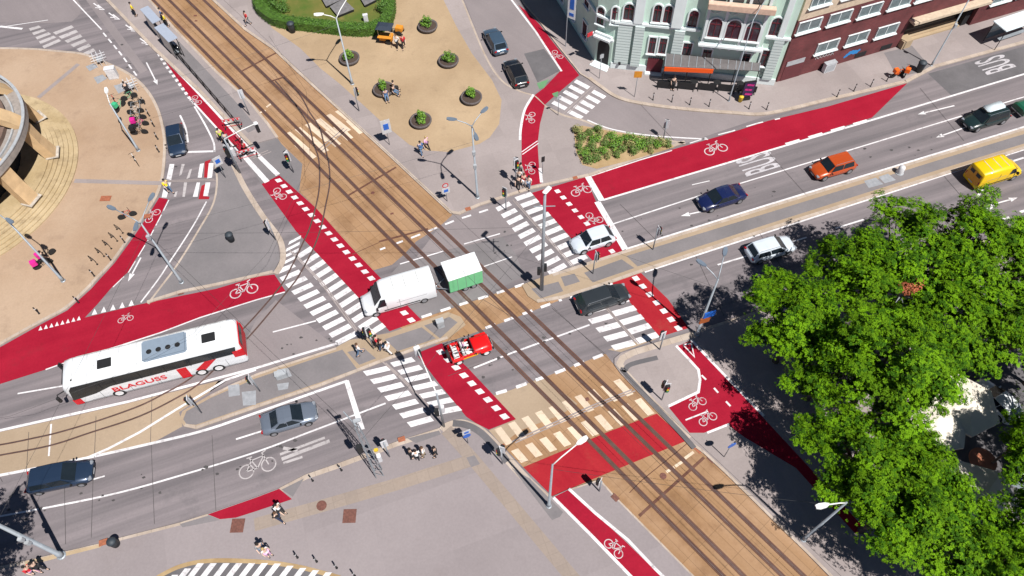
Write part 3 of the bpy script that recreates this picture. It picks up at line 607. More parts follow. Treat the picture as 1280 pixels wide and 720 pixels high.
def rim_bm(r,w):
    bm=B(); lathe(bm,[(r*.62,-w/2-.004),(r*.5,-w/2-.02),(r*.16,-w/2+.01),(.0001,-w/2-.012)],15); lathe(bm,[(r*.62,w/2+.004),(r*.5,w/2+.02),(r*.16,w/2-.01),(.0001,w/2+.012)],15)
    bmesh.ops.rotate(bm,verts=bm.verts,cent=(0,0,0),matrix=Matrix.Rotation(PI/2,3,'X')); return bm
def wheels(root,xs,yw,r=.33,w=.22,rim='rim'):
    for x in xs:
        for s in (1,-1):
            o=link('wheel',wheel_bm(r,w),'tyre',root,True,(x,s*(yw-w/2+.015),r)); link('rim',rim_bm(r,w),rim,o,False)
def panel(name,P,mat,root,off=.012,parent=None,seg=1):
    """glass panel from 4 corner points, pushed out along its normal"""
    P=[Vector(p) for p in P]; n=(P[1]-P[0]).cross(P[3]-P[0]).normalized(); bm=B(); f=[bm.verts.new(p+n*off) for p in P]; g=[bm.verts.new(p-n*.01) for p in P]
    bm.faces.new(f); bm.faces.new(g[::-1])
    for i in range(4): bm.faces.new((f[i],g[i],g[(i+1)%4],f[(i+1)%4]))
    return link(name,bm,mat,root)
def inset(P,a,b):
    """shrink quad by fractions a (along 0-1) and b (along 0-3)"""
    P=[Vector(p) for p in P]; L_=lambda u,v:(P[0].lerp(P[1],u)).lerp(P[3].lerp(P[2],u),v)
    return [L_(a,b),L_(1-a,b),L_(1-a,1-b),L_(a,1-b)]
def make_car(name,loc,rz,col,L=4.5,Wd=1.8,H=1.46,kind='hatch',label='',cat='car',group=None,rails=False,z=0,bonnet=None,roofcol=None,extra=None):
    root=empty(name,loc,rz,label,cat,group); w=Wd/2; f=L/2; zb=.92 if H>1.55 else .86
    hood=bonnet if bonnet else (1.05 if kind!='suv' else 1.1)
    trunk={'sedan':.75,'hatch':.14,'wagon':.16,'suv':.16}[kind]; z0=.24 if H>1.55 else .18
    xw0=f-hood; xw1=xw0-.82 if H<1.55 else xw0-.62; xr0=-f+trunk; xr1=xr0+({'sedan':.75,'hatch':.62,'wagon':.42,'suv':.42}[kind])
    st=[(-f,w*.74,z0+.22,zb-.22,0.0),(-f+.07,w*.86,z0+.1,zb-.06,.03),(-f+.3,w*.95,z0,zb+.0,.05),(-f+.9,w,z0,zb+.03,.05),(0,w,z0,zb,.05),(f-1.5,w*.99,z0,zb-.01,.05),(f-.95,w*.98,z0,zb-.05,.07),(f-.4,w*.93,z0,zb-.17,.06),(f-.12,w*.82,z0+.05,zb-.27,.04),(f,w*.66,z0+.16,zb-.38,.0)]
    bm=B(); grid_loft(bm,[ssec(*s) for s in st]); link('body',bm,col,root,True)
    # cabin
    tw=w*.76; bw=w*.93; zt=H-.035
    def sec(x,wb,wt,z1,z2): return [(x,-wb,z1),(x,-wt,z2),(x,-wt*.6,z2+.03),(x,wt*.6,z2+.03),(x,wt,z2),(x,wb,z1)]
    zc=zb-.02; bm=B()
    rings=[sec(xr0,bw*.9,bw*.88,zc-.02,zc+.04),sec(xr1,bw,tw*.97,zc,zt-.04),sec((xr1+xw1)/2,bw,tw,zc,zt),sec(xw1,bw,tw*.96,zc,zt-.03),sec(xw0,bw*.92,bw*.88,zc-.05,zc+.0)]
    grid_loft(bm,rings); link('cabin',bm,roofcol or col,root,False)
    F0=[(xw0,-bw*.88,zc+.02),(xw0,bw*.88,zc+.02),(xw1,tw*.96,zt-.02),(xw1,-tw*.96,zt-.02)]
    panel('windscreen',inset(F0,.03,.04),'glass_dark',root,.022)
    R0=[(xr0,bw*.88,zc+.05),(xr0,-bw*.88,zc+.05),(xr1,-tw*.96,zt-.03),(xr1,tw*.96,zt-.03)]
    panel('rear_window',inset(R0,.07,.1),'glass_dark',root,.022)
    for s in (1,-1):
        pf=xw0-.3; pr=xr0+.35
        S=[(pr,s*bw*.985,zc+.07),(pf,s*bw*.985,zc+.05),(xw1+.02,s*(tw*.985+.012),zt-.075),(xr1+.05,s*(tw*.985+.012),zt-.085)]
        if s>0: S=[S[1],S[0],S[3],S[2]]
        mid=.5
        a=[Vector(p) for p in S]
        for u0,u1 in ((0.0,.485),(.515,1.0)):
            q=[a[0].lerp(a[1],u0),a[0].lerp(a[1],u1),a[3].lerp(a[2],u1),a[3].lerp(a[2],u0)]
            panel('side_window',q,'glass_dark',root,.016)
        link('mirror',box(B(),(xw0-.28,s*(w+.09),zb+.03),(.12,.2,.13),bev=.03),'black_trim' if col!='car_white' else col,root)
        link('headlight',box(B(),(f-.17,s*w*.66,zb-.28),(.26,.34,.13),rz=-s*.35,bev=.03),'lamp_clear',root)
        link('tail_light',box(B(),(-f+.08,s*w*.72,zb-.1),(.12,.32,.14),rz=s*.3,bev=.02),'lamp_red',root)
        if rails: link('roof_rail',tube(B(),[(xr1+.1,s*tw*.9,zt+.02),(xr1+.25,s*tw*.9,zt+.07),(xw1-.2,s*tw*.9,zt+.07),(xw1-.05,s*tw*.9,zt+.0)],.022,6),'silver_metal',root)
    link('number_plate',box(B(),(-f-.005,0,zb-.3),(.02,.5,.11)),'plate',root); link('number_plate',box(B(),(f-.0,0,z0+.2),(.03,.5,.11)),'plate',root)
    link('grille',box(B(),(f-.06,0,zb-.4),(.12,Wd*.5,.12),bev=.02),'black_trim',root)
    r=.33 if H<1.55 else .36
    wheels(root,(f-.85,-f+.82),w,r)
    return root
def near(pF,pR,Wd,L=None):
    """front and rear wheel contact of the side towards the camera -> centre, heading"""
    a=W(*pF); b=W(*pR); d=(a-b).normalized(); n=Vector((-d.y,d.x,0)); 
    if n.y<0: n=-n
    c=(a+b)/2+n*(Wd/2-.1); return c,math.atan2(d.y,d.x)
def side_x(x,y): return (x,y,0)
c,a=near((889,265),(922,254.5),1.85); make_car('parked_car' if 0 else 'car',c,a,'car_navy',4.6,1.85,1.44,'sedan','dark navy blue sedan driving on the upper carriageway behind the orange car')
c,a=near((1027,226.5),(1061,216.5),1.85); make_car('car',c,a,'car_orange',4.35,1.86,1.6,'suv','burnt orange compact SUV with pale roof rails on the upper carriageway',rails=True)
c,a=near((729,318),(760,308),1.8); make_car('car',c,a,'car_silver',4.05,1.75,1.55,'hatch','silver blue hatchback stopped on the red cycle box in front of the zebra crossing')
c,a=near((774.5,381),(740,392.5),1.82); ow=make_car('car',c,a,'car_charcoal',4.75,1.84,1.5,'wagon','charcoal estate car with chrome roof rails driving over the zebra crossing',rails=True)
c,a=near((1221,164.5),(1249,156),1.9); sv=make_car('car',c,a,'car_bottle',4.7,1.9,1.7,'suv','very dark green estate car carrying a white roof box on the upper carriageway',rails=True)
link('roof_box',box(B(),(-.35,-.1,1.9),(2.1,.95,.34),bev=.12),'roofbox_white',sv,True)
c,a=near((985,318.5),(948,329.5),1.8); make_car('car',c,a,'car_silver',4.5,1.8,1.5,'wagon','silver estate car half hidden beside the big trees',rails=True)
c,a=near((387,531),(344,543.5),1.82); make_car('car',c,a,'car_grey',4.35,1.84,1.42,'sedan','grey blue coupe waiting before the stop line on the lower carriageway')
c,a=near((103,607),(54,617),1.85); make_car('car',c,a,'car_darkblue',4.7,1.86,1.5,'wagon','dark blue estate car at the far lower edge of the road under the tan corridor')
# cars seen along their axis
def axis(pc,pf,pr): return W(*pc),ang(pr,pf)
c,a=axis((223,180),(226.5,200),(222,158)); make_car('car',c,a,'car_darkblue',4.1,1.75,1.5,'hatch','dark blue hatchback coming down the curved slip road to the crossing')
c,a=axis((619.5,56),(606,30),(630,75)); make_car('parked_car',c,a,'car_greyblue',4.3,1.8,1.5,'wagon','grey blue hatchback parked along the sand plaza, ahead of a black car',group='cars parked in the side street')
c,a=axis((645,96),(634,73),(656,118)); make_car('parked_car',c,a,'car_black',4.3,1.8,1.45,'wagon','black car with red tail lights parked in the side street',group='cars parked in the side street')
c=W(1240,504,.13); cc=make_car('parked_car',c,2.05,'car_white',3.9,1.7,1.5,'hatch','small white car parked in deep shade among the trees')
# ---- white panel van with trailer
def van(name,c,a,col,L,Wd,H,label,cat='van',rim='rim',side=None,rearcol=None):
    root=empty(name,c,a,label,cat); w=Wd/2; f=L/2; bm=B()
    def sec(x,wb,wt,z1,z2): 
        P=[(-wb*.95,z1),(-wb,z1+.2),(-wb,z1+(z2-z1)*.45),(-wt-.01,z2-.18),(-wt+.07,z2-.04),(-wt*.6,z2),(0,z2+.02)]
        return [(x,y,z) for y,z in P+[(-y,z) for y,z in P[-2::-1]]]
    R_=[(-f,w*.97,w*.88,.35,H-.06),(-f+.06,w,w*.92,.28,H),(0,w,w*.93,.28,H+.01),(f-2.0,w,w*.92,.28,H-.02),(f-1.72,w,w*.90,.28,H-.14),(f-1.0,w*.99,w*.86,.28,1.42),(f-.85,w*.98,w*.9,.28,1.22),(f-.25,w*.93,w*.86,.28,.98),(f-.05,w*.85,w*.78,.3,.84),(f,w*.78,w*.72,.35,.7)]
    grid_loft(bm,[sec(*s) for s in R_])
    link('body',bm,col,root,True)
    S=[(f-1.02,-w*.8,1.42),(f-1.02,w*.8,1.42),(f-1.72,w*.8,H-.17),(f-1.72,-w*.8,H-.17)]; panel('windscreen',S,'glass_dark',root,.03)
    for s in (1,-1):
        Q=[(f-1.95,s*w*.99,1.25),(f-1.15,s*w*.985,1.25),(f-1.55,s*(w*.93),H-.4),(f-1.95,s*w*.94,H-.4)]
        if s>0: Q=[Q[1],Q[0],Q[3],Q[2]]
        panel('side_window',Q,'glass_dark',root,.03)
        link('mirror',box(B(),(f-1.15,s*(w+.13),1.25),(.14,.24,.3),bev=.03),'black_trim',root)
        link('headlight',box(B(),(f-.2,s*w*.7,.82),(.32,.3,.2),rz=-s*.3,bev=.04),'lamp_clear',root)
        link('tail_light',box(B(),(-f+.0,s*w*.86,1.0),(.06,.12,.4)),'lamp_red',root)
    link('bumper',box(B(),(f-.05,0,.4),(.22,Wd*.86,.22),bev=.05),'black_trim',root)
    link('rear_door',box(B(),(-f-.005,0,1.25),(.05,Wd*.82,H*.58),bev=.01),rearcol or col,root)
    for s in (1,-1): link('rear_window',box(B(),(-f-.035,s*Wd*.2,H*.74),(.02,Wd*.26,.36)),'glass_dark',root)
    link('number_plate',box(B(),(-f-.04,0,.62),(.02,.5,.11)),'plate',root)
    wheels(root,(f-.95,-f+1.15),w,.35,.24,rim)
    return root
c,a=near((477,393),(528,378),2.05); van('van',c,a,'car_white',6.3,2.1,2.55,'white high-roof panel van towing the green sided trailer over the tracks')
a1=W(563,366.5,.45); b1=W(604,353,.45); d=(b1-a1); Lt=d.length; d.normalize(); n=Vector((-d.y,d.x,0)); c=(a1+b1)/2+n*1.02; c.z=0
tr=empty('trailer',c,math.atan2(d.y,d.x),'box trailer with white roof and mint green side behind the white van','trailer')
link('box_body',box(B(),(0,0,1.38),(Lt,2.05,1.8),bev=.03),'mint_green',tr); link('roof',box(B(),(0,0,2.31),(Lt+.06,2.11,.07),bev=.02),'car_white',tr); link('front_wall',box(B(),(-Lt/2-.015,0,1.38),(.02,1.95,1.7)),'black_trim',tr)
link('drawbar',tube(tube(B(),[(-Lt/2,-.6,.5),(-Lt/2-1.15,0,.5)],.05,6),[(-Lt/2,.6,.5),(-Lt/2-1.15,0,.5)],.05,6),'silver_metal',tr); link('frame',box(B(),(0,0,.43),(Lt,1.6,.1)),'black_trim',tr)
link('jockey_wheel',box(B(),(-Lt/2-.9,.12,.3),(.14,.08,.5),bev=.02),'silver_metal',tr)
wheels(tr,(-.1,.65),1.0,.3,.2)
c,a=near((1262,225),(1228,235.5),1.9); van('van',c,a,'car_yellow',5.2,1.95,2.25,'bright yellow delivery van on the lower carriageway next to the tree tops',rearcol='car_orange_yellow')
# small green trailer behind the dark estate
c=W(1281,139.5); g=empty('trailer',c,ROAD_A,'low green covered trailer hitched behind the dark green estate car','trailer')
bm=B(); grid_loft(bm,[[(x,-.8,.5),(x,-.8,h),(x,-.5,h+.18),(x,.5,h+.18),(x,.8,h),(x,.8,.5)] for x,h in ((-1.3,.85),(-1.1,1.0),(1.1,1.0),(1.35,.9))]); link('tarpaulin',bm,'car_green',g); link('frame',box(B(),(0,0,.45),(2.7,1.5,.1)),'silver_metal',g)
link('drawbar',tube(B(),[(-1.3,0,.45),(-2.0,0,.45)],.04,6),'black_trim',g); wheels(g,(-.1,),.9,.28,.18)
# ---- coach
a1=W(97,506.5,.3); b1=W(312,452,.3); d=a1-b1; Lc=d.length; d.normalize(); n=Vector((d.y,-d.x,0)); n=n if n.y>0 else -n; Wc=2.55; c=(a1+b1)/2+n*Wc/2; c.z=0
co=empty('coach',c,math.atan2(d.y,d.x),'long white touring coach with red lettering, black windows and red tail','coach'); f=Lc/2; w=Wc/2; Hc=3.45
def csec(x,ws,z0,z1,r=.22):
    P=[(-w*ws*.97,z0),(-w*ws,z0+.25),(-w*ws,z1-.75),(-w*ws*.985,z1-r*1.6),(-w*ws+.10,z1-r*.5),(-w*ws+.3,z1-.03),(0,z1+.02)]; return [(x,y,z) for y,z in P+[(-y,z) for y,z in P[-2::-1]]]
bm=B(); grid_loft(bm,[csec(-f,.93,.45,Hc-.35),csec(-f+.12,.985,.33,Hc-.1),csec(-f+.5,1,.3,Hc),csec(0,1,.3,Hc),csec(f-.9,1,.3,Hc),csec(f-.35,.98,.3,Hc-.12),csec(f-.1,.94,.33,Hc-.55),csec(f,.86,.4,Hc-1.3)])
link('body',bm,'car_white',co,True)
for s in (1,-1):
    # side glazing: swoops down to the front
    P=[(-f+.55,2.02),(-f+.35,2.95),(f-.75,3.0),(f-.45,2.6),(f-.1,1.1),(f-.45,1.15),(f-1.9,1.35),(f-3.2,1.85)]
    bm=B(); yy=s*(w+.018); fr=[bm.verts.new((x,yy,z_)) for x,z_ in P]; bk=[bm.verts.new((x,s*(w-.25),z_)) for x,z_ in P]
    bm.faces.new(fr)
    for i in range(len(P)): bm.faces.new((fr[i],bk[i],bk[(i+1)%len(P)],fr[(i+1)%len(P)]))
    link('side_glazing',bm,'glass_dark',co)
    link('mirror',tube(tube(B(),[(f-.15,s*1.1,Hc-.9),(f+.35,s*1.45,Hc-.75),(f+.5,s*1.5,Hc-1.2)],.05,6),[(f+.5,s*1.5,Hc-1.1),(f+.5,s*1.5,Hc-1.65)],.14,8),'black_trim',co)
    link('headlight',box(B(),(f-.05,s*.95,.85),(.18,.4,.25),bev=.05),'lamp_clear',co)
    link('corner_panel',box(B(),(f-.32,s*(w-.03),.75),(.6,.12,.75),bev=.03),'logo_red',co)
    # red slanted emblem: bar and bent chevron on the flank
    yy=s*(w+.012)
    def flat(P,name):
        bm=B(); bm.faces.new([bm.verts.new((x,yy,z_)) for x,z_ in P]); r=bmesh.ops.extrude_face_region(bm,geom=bm.faces[:]); bmesh.ops.translate(bm,vec=(0,-s*.03,0),verts=[v for v in r['geom'] if isinstance(v,bmesh.types.BMVert)]); return link(name,bm,'logo_red',co)
    flat([(-f+4.55,.32),(-f+5.3,.32),(-f+5.3,1.85),(-f+4.55,1.85)],'emblem'); flat([(-f+2.15,1.95),(-f+3.05,1.95),(-f+4.05,1.05),(-f+3.4,.72),(-f+3.1,1.0)],'emblem')
    link('tail_panel',box(B(),(-f+.36,s*(w-.035),1.95),(.9,.13,.95),bev=.04),'logo_red',co)
lettering('BLAGUSS',(f-5.15,w+.03,1.2),0,.82,'logo_red','lettering',1.25,co,.01,rot=(PI/2,0,PI)); lettering('BLAGUSS',(f-5.15,-w-.03,1.2),0,.82,'logo_red','lettering',1.25,co,.01,rot=(PI/2,0,0))
bm=B(); grid_loft(bm,[[(f-.30,-.95,3.0),(f-.28,.95,3.0)],[(f+.02,-1.02,1.0),(f+.02,1.02,1.0)]],cap=False) if 0 else panel('windscreen',[(f+.0,-1.0,1.2),(f+.0,1.0,1.2),(f-.22,1.08,2.85),(f-.22,-1.08,2.85)],'glass_dark',co,.05)
link('rear_panel',box(B(),(-f-.01,0,2.0),(.1,2.25,2.1),bev=.04),'logo_red',co); link('rear_window',box(B(),(-f-.055,0,2.6),(.06,1.7,.75),bev=.02),'glass_dark',co)
link('roof_unit',box(B(),(-.65+-1.2+.6,0.05,Hc+.12),(3.4,1.9,.26),bev=.12),'roof_unit',co)
for k in range(4):
    bm=B(); lathe(bm,[(.21,0),(.21,.03),(.1,.035),(.001,.035)],14); fo=link('roof_fan',bm,'black_trim',co,False,(-2.4+k*.72+.1,0.25,Hc+.25))
for x in (3.3,-4.6): link('roof_hatch',box(B(),(x,0.15,Hc+.05),(1.05,.8,.1),bev=.03),'black_trim',co)
link('camera_pod',box(B(),(f-1.0,.9,Hc+.0),(.15,.15,.08),bev=.03),'black_trim',co)
wheels(co,(f-3.3,-f+3.75,-f+2.4),w,.5,.3,'rim_white')
# ---- red open off-roader
c,a=near((607,443),(574.5,454.5),1.6); jp=empty('open_car',c,a,'red open top off-roader with spare wheel, roll bars and visible seats','car')
bm=B(); grid_loft(bm,[ssec(x,ww,.45,zz,cr,.95) for x,ww,zz,cr in ((.2,.72,1.0,.04),(.35,.74,1.04,.05),(1.3,.70,1.02,.05),(1.72,.66,.95,.03),(1.78,.6,.85,0))]); link('bonnet',bm,'car_red',jp,True)
bm=B()
for s in (1,-1): box(bm,(-.65,s*.72,.72),(2.0,.08,.5),bev=.02)
box(bm,(-1.65,0,.72),(.08,1.5,.5),bev=.02); box(bm,(-.65,0,.5),(2.0,1.45,.06)); box(bm,(.25,0,.85),(.1,1.5,.45),bev=.02); link('body',bm,'car_red',jp)
for s in (1,-1):
    link('fender',box(B(),(1.2,s*.78,.78),(.95,.28,.08),bev=.03),'car_red',jp); link('fender',box(B(),(-1.15,s*.8,.8),(.8,.2,.06),bev=.02),'car_red',jp)
    link('side_stripe',box(B(),(-.25,s*.765,.62),(1.5,.02,.12)),'yellow_trim',jp); link('headlight',tube(B(),[(1.74,s*.5,.78),(1.84,s*.5,.78)],.12,12),'lamp_clear',jp); link('mirror',box(B(),(.3,s*.93,1.12),(.08,.16,.16),bev=.02),'black_trim',jp)
    link('seat',box(box(B(),(-.35,s*.35,.68),(.5,.5,.16),bev=.05),(-.62,s*.35,1.0),(.14,.48,.55),bev=.05),'interior_white',jp)
link('rear_bench',box(box(B(),(-1.2,0,.7),(.42,1.2,.14),bev=.04),(-1.4,0,.95),(.1,1.2,.42),bev=.03),'interior_white',jp)
for s in(-.45,-.15,.15,.45): link('bench_stripe',box(B(),(-1.18,s,.785),(.4,.06,.03)),'black_trim',jp)
link('windscreen',box(B(),(.2,0,1.28),(.05,1.35,.42),rot=Matrix.Rotation(-.25,4,'Y')),'glass_dark',jp); link('bumper',box(B(),(1.85,0,.5),(.12,1.45,.14),bev=.03),'black_trim',jp); link('number_plate',box(B(),(1.93,0,.5),(.02,.45,.1)),'plate',jp)
bm=B()
for x in (-.75,-1.5): tube(bm,[(x,-.68,.95),(x,-.66,1.55),(x,-.5,1.68),(x,.5,1.68),(x,.66,1.55),(x,.68,.95)],.03,6)
for s in (1,-1): tube(bm,[(-.75,s*.55,1.66),(-1.5,s*.55,1.66)],.03,6); tube(bm,[(-.75,s*.6,1.64),(.1,s*.62,1.5)],.03,6)
link('roll_bar',bm,'silver_metal',jp)
sp=link('spare_wheel',wheel_bm(.36,.24),'tyre',jp,True,(-1.85,0,.95)); sp.rotation_euler=(0,0,PI/2); r_=link('rim',rim_bm(.36,.24),'black_trim',sp)
wheels(jp,(1.2,-1.15),.82,.36,.22,'rim_white')
# ---- parked scooters
def scooter(px,py,a,mat,label,seat='seat_dark',group=None):
    r=empty('motor_scooter',W(px,py,.12),a,label,'scooter',group)
    bm=B(); grid_loft(bm,[[(x,-wd,z0),(x,-wd,z1),(x,wd,z1),(x,wd,z0)] for x,wd,z0,z1 in ((-.85,.1,.55,.75),(-.6,.2,.4,.78),(-.1,.19,.3,.7),(0,.15,.25,.35),(.35,.15,.25,.33),(.5,.2,.3,.95),(.62,.1,.5,1.0))]); link('body',bm,mat,r,True)
    link('seat',box(B(),(-.42,0,.82),(.75,.3,.12),bev=.05),seat,r); link('handlebar',tube(B(),[(.45,-.35,1.05),(.52,0,1.0),(.45,.35,1.05)],.025,6),'black_trim',r)
    for x in (-.6,.68): link('wheel',wheel_bm(.25,.12),'tyre',r,True,(x,0,.25))
    link('mirror',box(B(),(.42,.35,1.2),(.03,.12,.08)),'black_trim',r)
    return r
scooter(223,64,-.9,'car_black','black motor scooter with white seat parked under the shelter end','interior_white')
# ---- food cart on the sand plaza
ct=empty('vendor_cart',W(484,52,.13),-.2,'orange vendor cart with dark canopy next to the hedge','cart')
plain('orange_cloth',(.6,.24,.02),.7); plain('navy_cloth',(.02,.03,.05),.8)
link('body',box(B(),(0,0,.65),(1.5,.8,.6),bev=.04),'orange_cloth',ct); link('counter',box(B(),(0,-.5,.98),(1.6,.5,.06),bev=.02),'orange_cloth',ct)
bm=B(); grid_loft(bm,[[(-.9,-.7,2.0),(.9,-.7,2.0),(.9,.7,2.0),(-.9,.7,2.0)],[(-.5,-.3,2.25),(.5,-.3,2.25),(.5,.3,2.25),(-.5,.3,2.25)]]); link('canopy',bm,'navy_cloth',ct)
for sx in (1,-1):
    for sy in (1,-1): link('post',tube(B(),[(sx*.7,sy*.45,.9),(sx*.7,sy*.45,2.02)],.02,6),'silver_metal',ct)
for s in (1,-1): link('wheel',wheel_bm(.33,.08),'tyre',ct,True,(.3,s*.5,.33))
b_=empty('cargo_bike',W(500,42,.13),-.3,'orange topped cargo tricycle beside the vendor cart','tricycle')
link('box_body',box(B(),(0,0,.7),(.8,.7,.5),bev=.04),'orange_cloth',b_); link('frame',tube(B(),[(-.3,0,.5),(-1.0,0,.55),(-1.1,0,1.0)],.03,6),'black_trim',b_); link('saddle',box(B(),(-1.1,0,1.02),(.28,.2,.08),bev=.03),'black_trim',b_)
for x,y in ((.1,.42),(.1,-.42),(-1.05,0)): link('wheel',wheel_bm(.32,.06),'tyre',b_,True,(x,y,.32))

plain('seam',(.16,.17,.18),.7); plain('grime',(.42,.42,.41),.6,0,.3,2)
for s_ in (1,-1):
    for x in (-f+1.55,-f+6.9,f-8.3,f-6.4,f-4.4,f-2.2): link('panel_seam',box(B(),(x,s_*(w+.004),.95),(.03,.012,1.15)),'seam',co)
    link('skirt_line',box(B(),(-.2,s_*(w+.004),.55),(Lc-2.2,.012,.03)),'seam',co)
    for x in (-f+2.3,-f+4.1,-f+6.0,-f+7.9,-f+9.8,f-2.6): link('window_divider',box(B(),(x,s_*(w+.03),2.4),(.05,.02,1.05)),'black_trim',co)
for x in (-5.6,-3.7,.9,2.2,4.6,5.7): link('roof_seam',box(B(),(x,0,Hc+.02),(.035,2.1,.014)),'grime',co)
link('roof_gutter',box(B(),(-.3,-1.1,Hc-.02),(Lc-2,.04,.05)),'grime',co); link('destination_board',box(B(),(f-.16,0,Hc-.5),(.1,1.5,.22)),'black_trim',co)
for vn in [o_ for o_ in COL.objects if o_.name.startswith('van') and o_.type=='EMPTY']:
    Lv={'white':6.3}.get(vn['label'].split()[0],5.2); wv=1.04 if Lv>6 else .965
    for s_ in (1,-1):
        for x in (Lv/2-1.98,Lv/2-3.1): link('door_seam',box(B(),(x,s_*(wv+.006),1.0),(.03,.02,1.35)),'seam',vn)
        link('slide_rail',box(B(),(-Lv*.16,s_*(wv+.0),1.28),(Lv*.42,.03,.035)),'seam',vn); link('side_moulding',box(B(),(-.1,s_*(wv+.012),.62),(Lv*.5,.03,.12)),'black_trim',vn)
    for x in (-Lv*.3,-Lv*.12,Lv*.04): link('roof_rib',box(B(),(x,0,(2.57 if Lv>6 else 2.27)),(.06,1.3,.02)),'grime',vn)
for x in (-Lt*.25,0,Lt*.25): link('wall_seam',box(B(),(x,-1.028,1.38),(.03,.012,1.75)),'seam',tr); link('roof_seam',box(B(),(x,0,2.35),(.03,2.0,.012)),'grime',tr)
link('tail_light',box(B(),(Lt/2+.02,-.85,.6),(.04,.2,.12)),'lamp_red',tr); link('tail_light',box(B(),(Lt/2+.02,.85,.6),(.04,.2,.12)),'lamp_red',tr)
# ================================================================ STREET FURNITURE
plain('pole_grey',(.30,.33,.36),.5,.3,.1); plain('pole_dark',(.06,.065,.07),.6,.2); plain('lamp_grey',(.16,.20,.25),.45,.2,.05); plain('lamp_white',(.70,.70,.68),.4); plain('signal_black',(.012,.013,.015),.6); plain('signal_back',(.6,.6,.62),.5)
plain('sign_blue',(.02,.12,.50),.4); plain('sign_red',(.5,.02,.03),.4); plain('sign_brown',(.35,.10,.03),.5); plain('lens_red',(.3,.01,.01),.3); plain('lens_green',(.01,.2,.08),.3); plain('cabinet_grey',(.38,.40,.42),.55,.1); plain('bin_dark',(.03,.04,.05),.6); plain('yellow_paint',(.6,.42,.02),.6); plain('barrier_red',(.55,.02,.03),.5); plain('stone_bowl',(.10,.085,.085),.85,0,.25,6); plain('soil',(.06,.04,.03),.95); plain('iron',(.02,.02,.022),.6,.3)
UP=Vector((0,0,1))
def lamp(px,py,heads,h,label,sign=None,head='lamp_grey',z0=ZK,r=.11,box_at=None,group='street lamps on tall poles',hs=1.0,armz=None):
    """heads: photo pixels of each lamp head (taken at height h+.4)"""
    b=W(px,py,z0); o=empty('street_lamp',b,0,label,'street lamp',group)
    link('pole',tube(B(),[(0,0,0),(0,0,.6),(0,0,.62),(0,0,h)],[r*1.35,r*1.3,r,r*.6],12),'pole_grey',o,True)
    for hp in heads:
        if hp[0]<10 and hp[1]<5: d=Vector((math.cos(hp[0])*hp[1],math.sin(hp[0])*hp[1],0)); 
        else: d=W(hp[0],hp[1],z0+h+.5)-b; d.z=0
        L=d.length; u=d/L
        a=link('arm',tube(B(),[(0,0,h-.1),tuple(u*L*.3+UP*(h+.22)),tuple(u*L*.7+UP*(h+.42)),tuple(u*(L-.3)+UP*(h+.5))],.045,8),'lamp_white' if head!='lamp_grey' else 'pole_grey',o,True)
        bm=B(); grid_loft(bm,[[(x,-wd,z_),(x,-wd*.8,z_+.1),(x,wd*.8,z_+.1),(x,wd,z_)] for x,wd,z_ in ((-.42*hs,.06,0),(-.2*hs,.17*hs,-.02),(.2*hs,.2*hs,-.02),(.45*hs,.12*hs,0))])
        l=link('lamp_head',bm,head,o,False,tuple(u*L+UP*(h+.5))); l.rotation_euler=(0,0,math.atan2(u.y,u.x))
    if box_at:
        for zz in box_at: link('control_box',box(B(),(.0,-.2,zz),(.3,.25,.45),bev=.03),'cabinet_grey',o)
    link('base_collar',lathe(B(),[(r*2,0),(r*2,.05),(r*1.4,.09)],12),'pole_grey',o)
    return o
lamp(440.5,105,[(399,18),(437,-6)],HTOP((440.5,105),422,22),'tall pole with two pale lamp heads between the sand plaza and the tram tracks',head='lamp_white',hs=1.1)
lamp(597,246.7,[(565,149),(605,138),(595,171)],HTOP((597,246.7),590,157),'tall pole with three dark lamp heads at the corner by the tram tracks',box_at=(4.5,6.2))
lamp(227,352.8,[(140,260),(189,247),(170,283)],HTOP((227,352.8),176,279),'tall pole with three dark lamp heads on the grey triangular island',box_at=(6.8,))
l3=lamp(871,417.7,[(877,329),(906,315)],HTOP((871,417.7),897.4,348.6),'tall pole with two dark lamp heads and a poster board beside the big trees')
link('poster_board',box(B(),(.35,-.15,3.4),(1.0,.08,.75),rz=.3),'sign_blue',l3); link('poster_board',box(B(),(.1,-.2,2.6),(.9,.08,.75),rz=.3),'sign_brown',l3)
lamp(686,632.4,[(727,551)],HTOP((686,632.4),692,581),'pole with one big white lamp head over the lower red crossing',head='lamp_white',hs=1.0)
lamp(1004.3,674.3,[(1028,632)],HTOP((1004.3,674.3),1056.8,626.4),'pole with one big white lamp head at the foot of the trees',head='lamp_white',hs=1.0)
lamp(79,351,[(-10,262),(12,276)],HTOP((79,351),8,278),'tall pole leaning over the round building steps beside the pink delivery bikes')
lamp(77,694.5,[(-70,650)],11.5,'heavy pole at the lower left kerb with sign boxes and a long shadow',r=.16,box_at=(4.2,5.0))
lamp(1164.2,82,[(1235,-30)],10.5,'dark pole with a box halfway up in front of the red brick building',r=.08,box_at=(5.2,))
lamp(911,126.4,[(960,-5)],10.0,'thin pole in front of the glass canopy of the green building',r=.06,z0=ZK)
lamp(173,188,[(1.9,1.2)],HTOP((173,188),140,128),'grey pole leaning over the bicycle racks on the tan plaza',head='lamp_white')
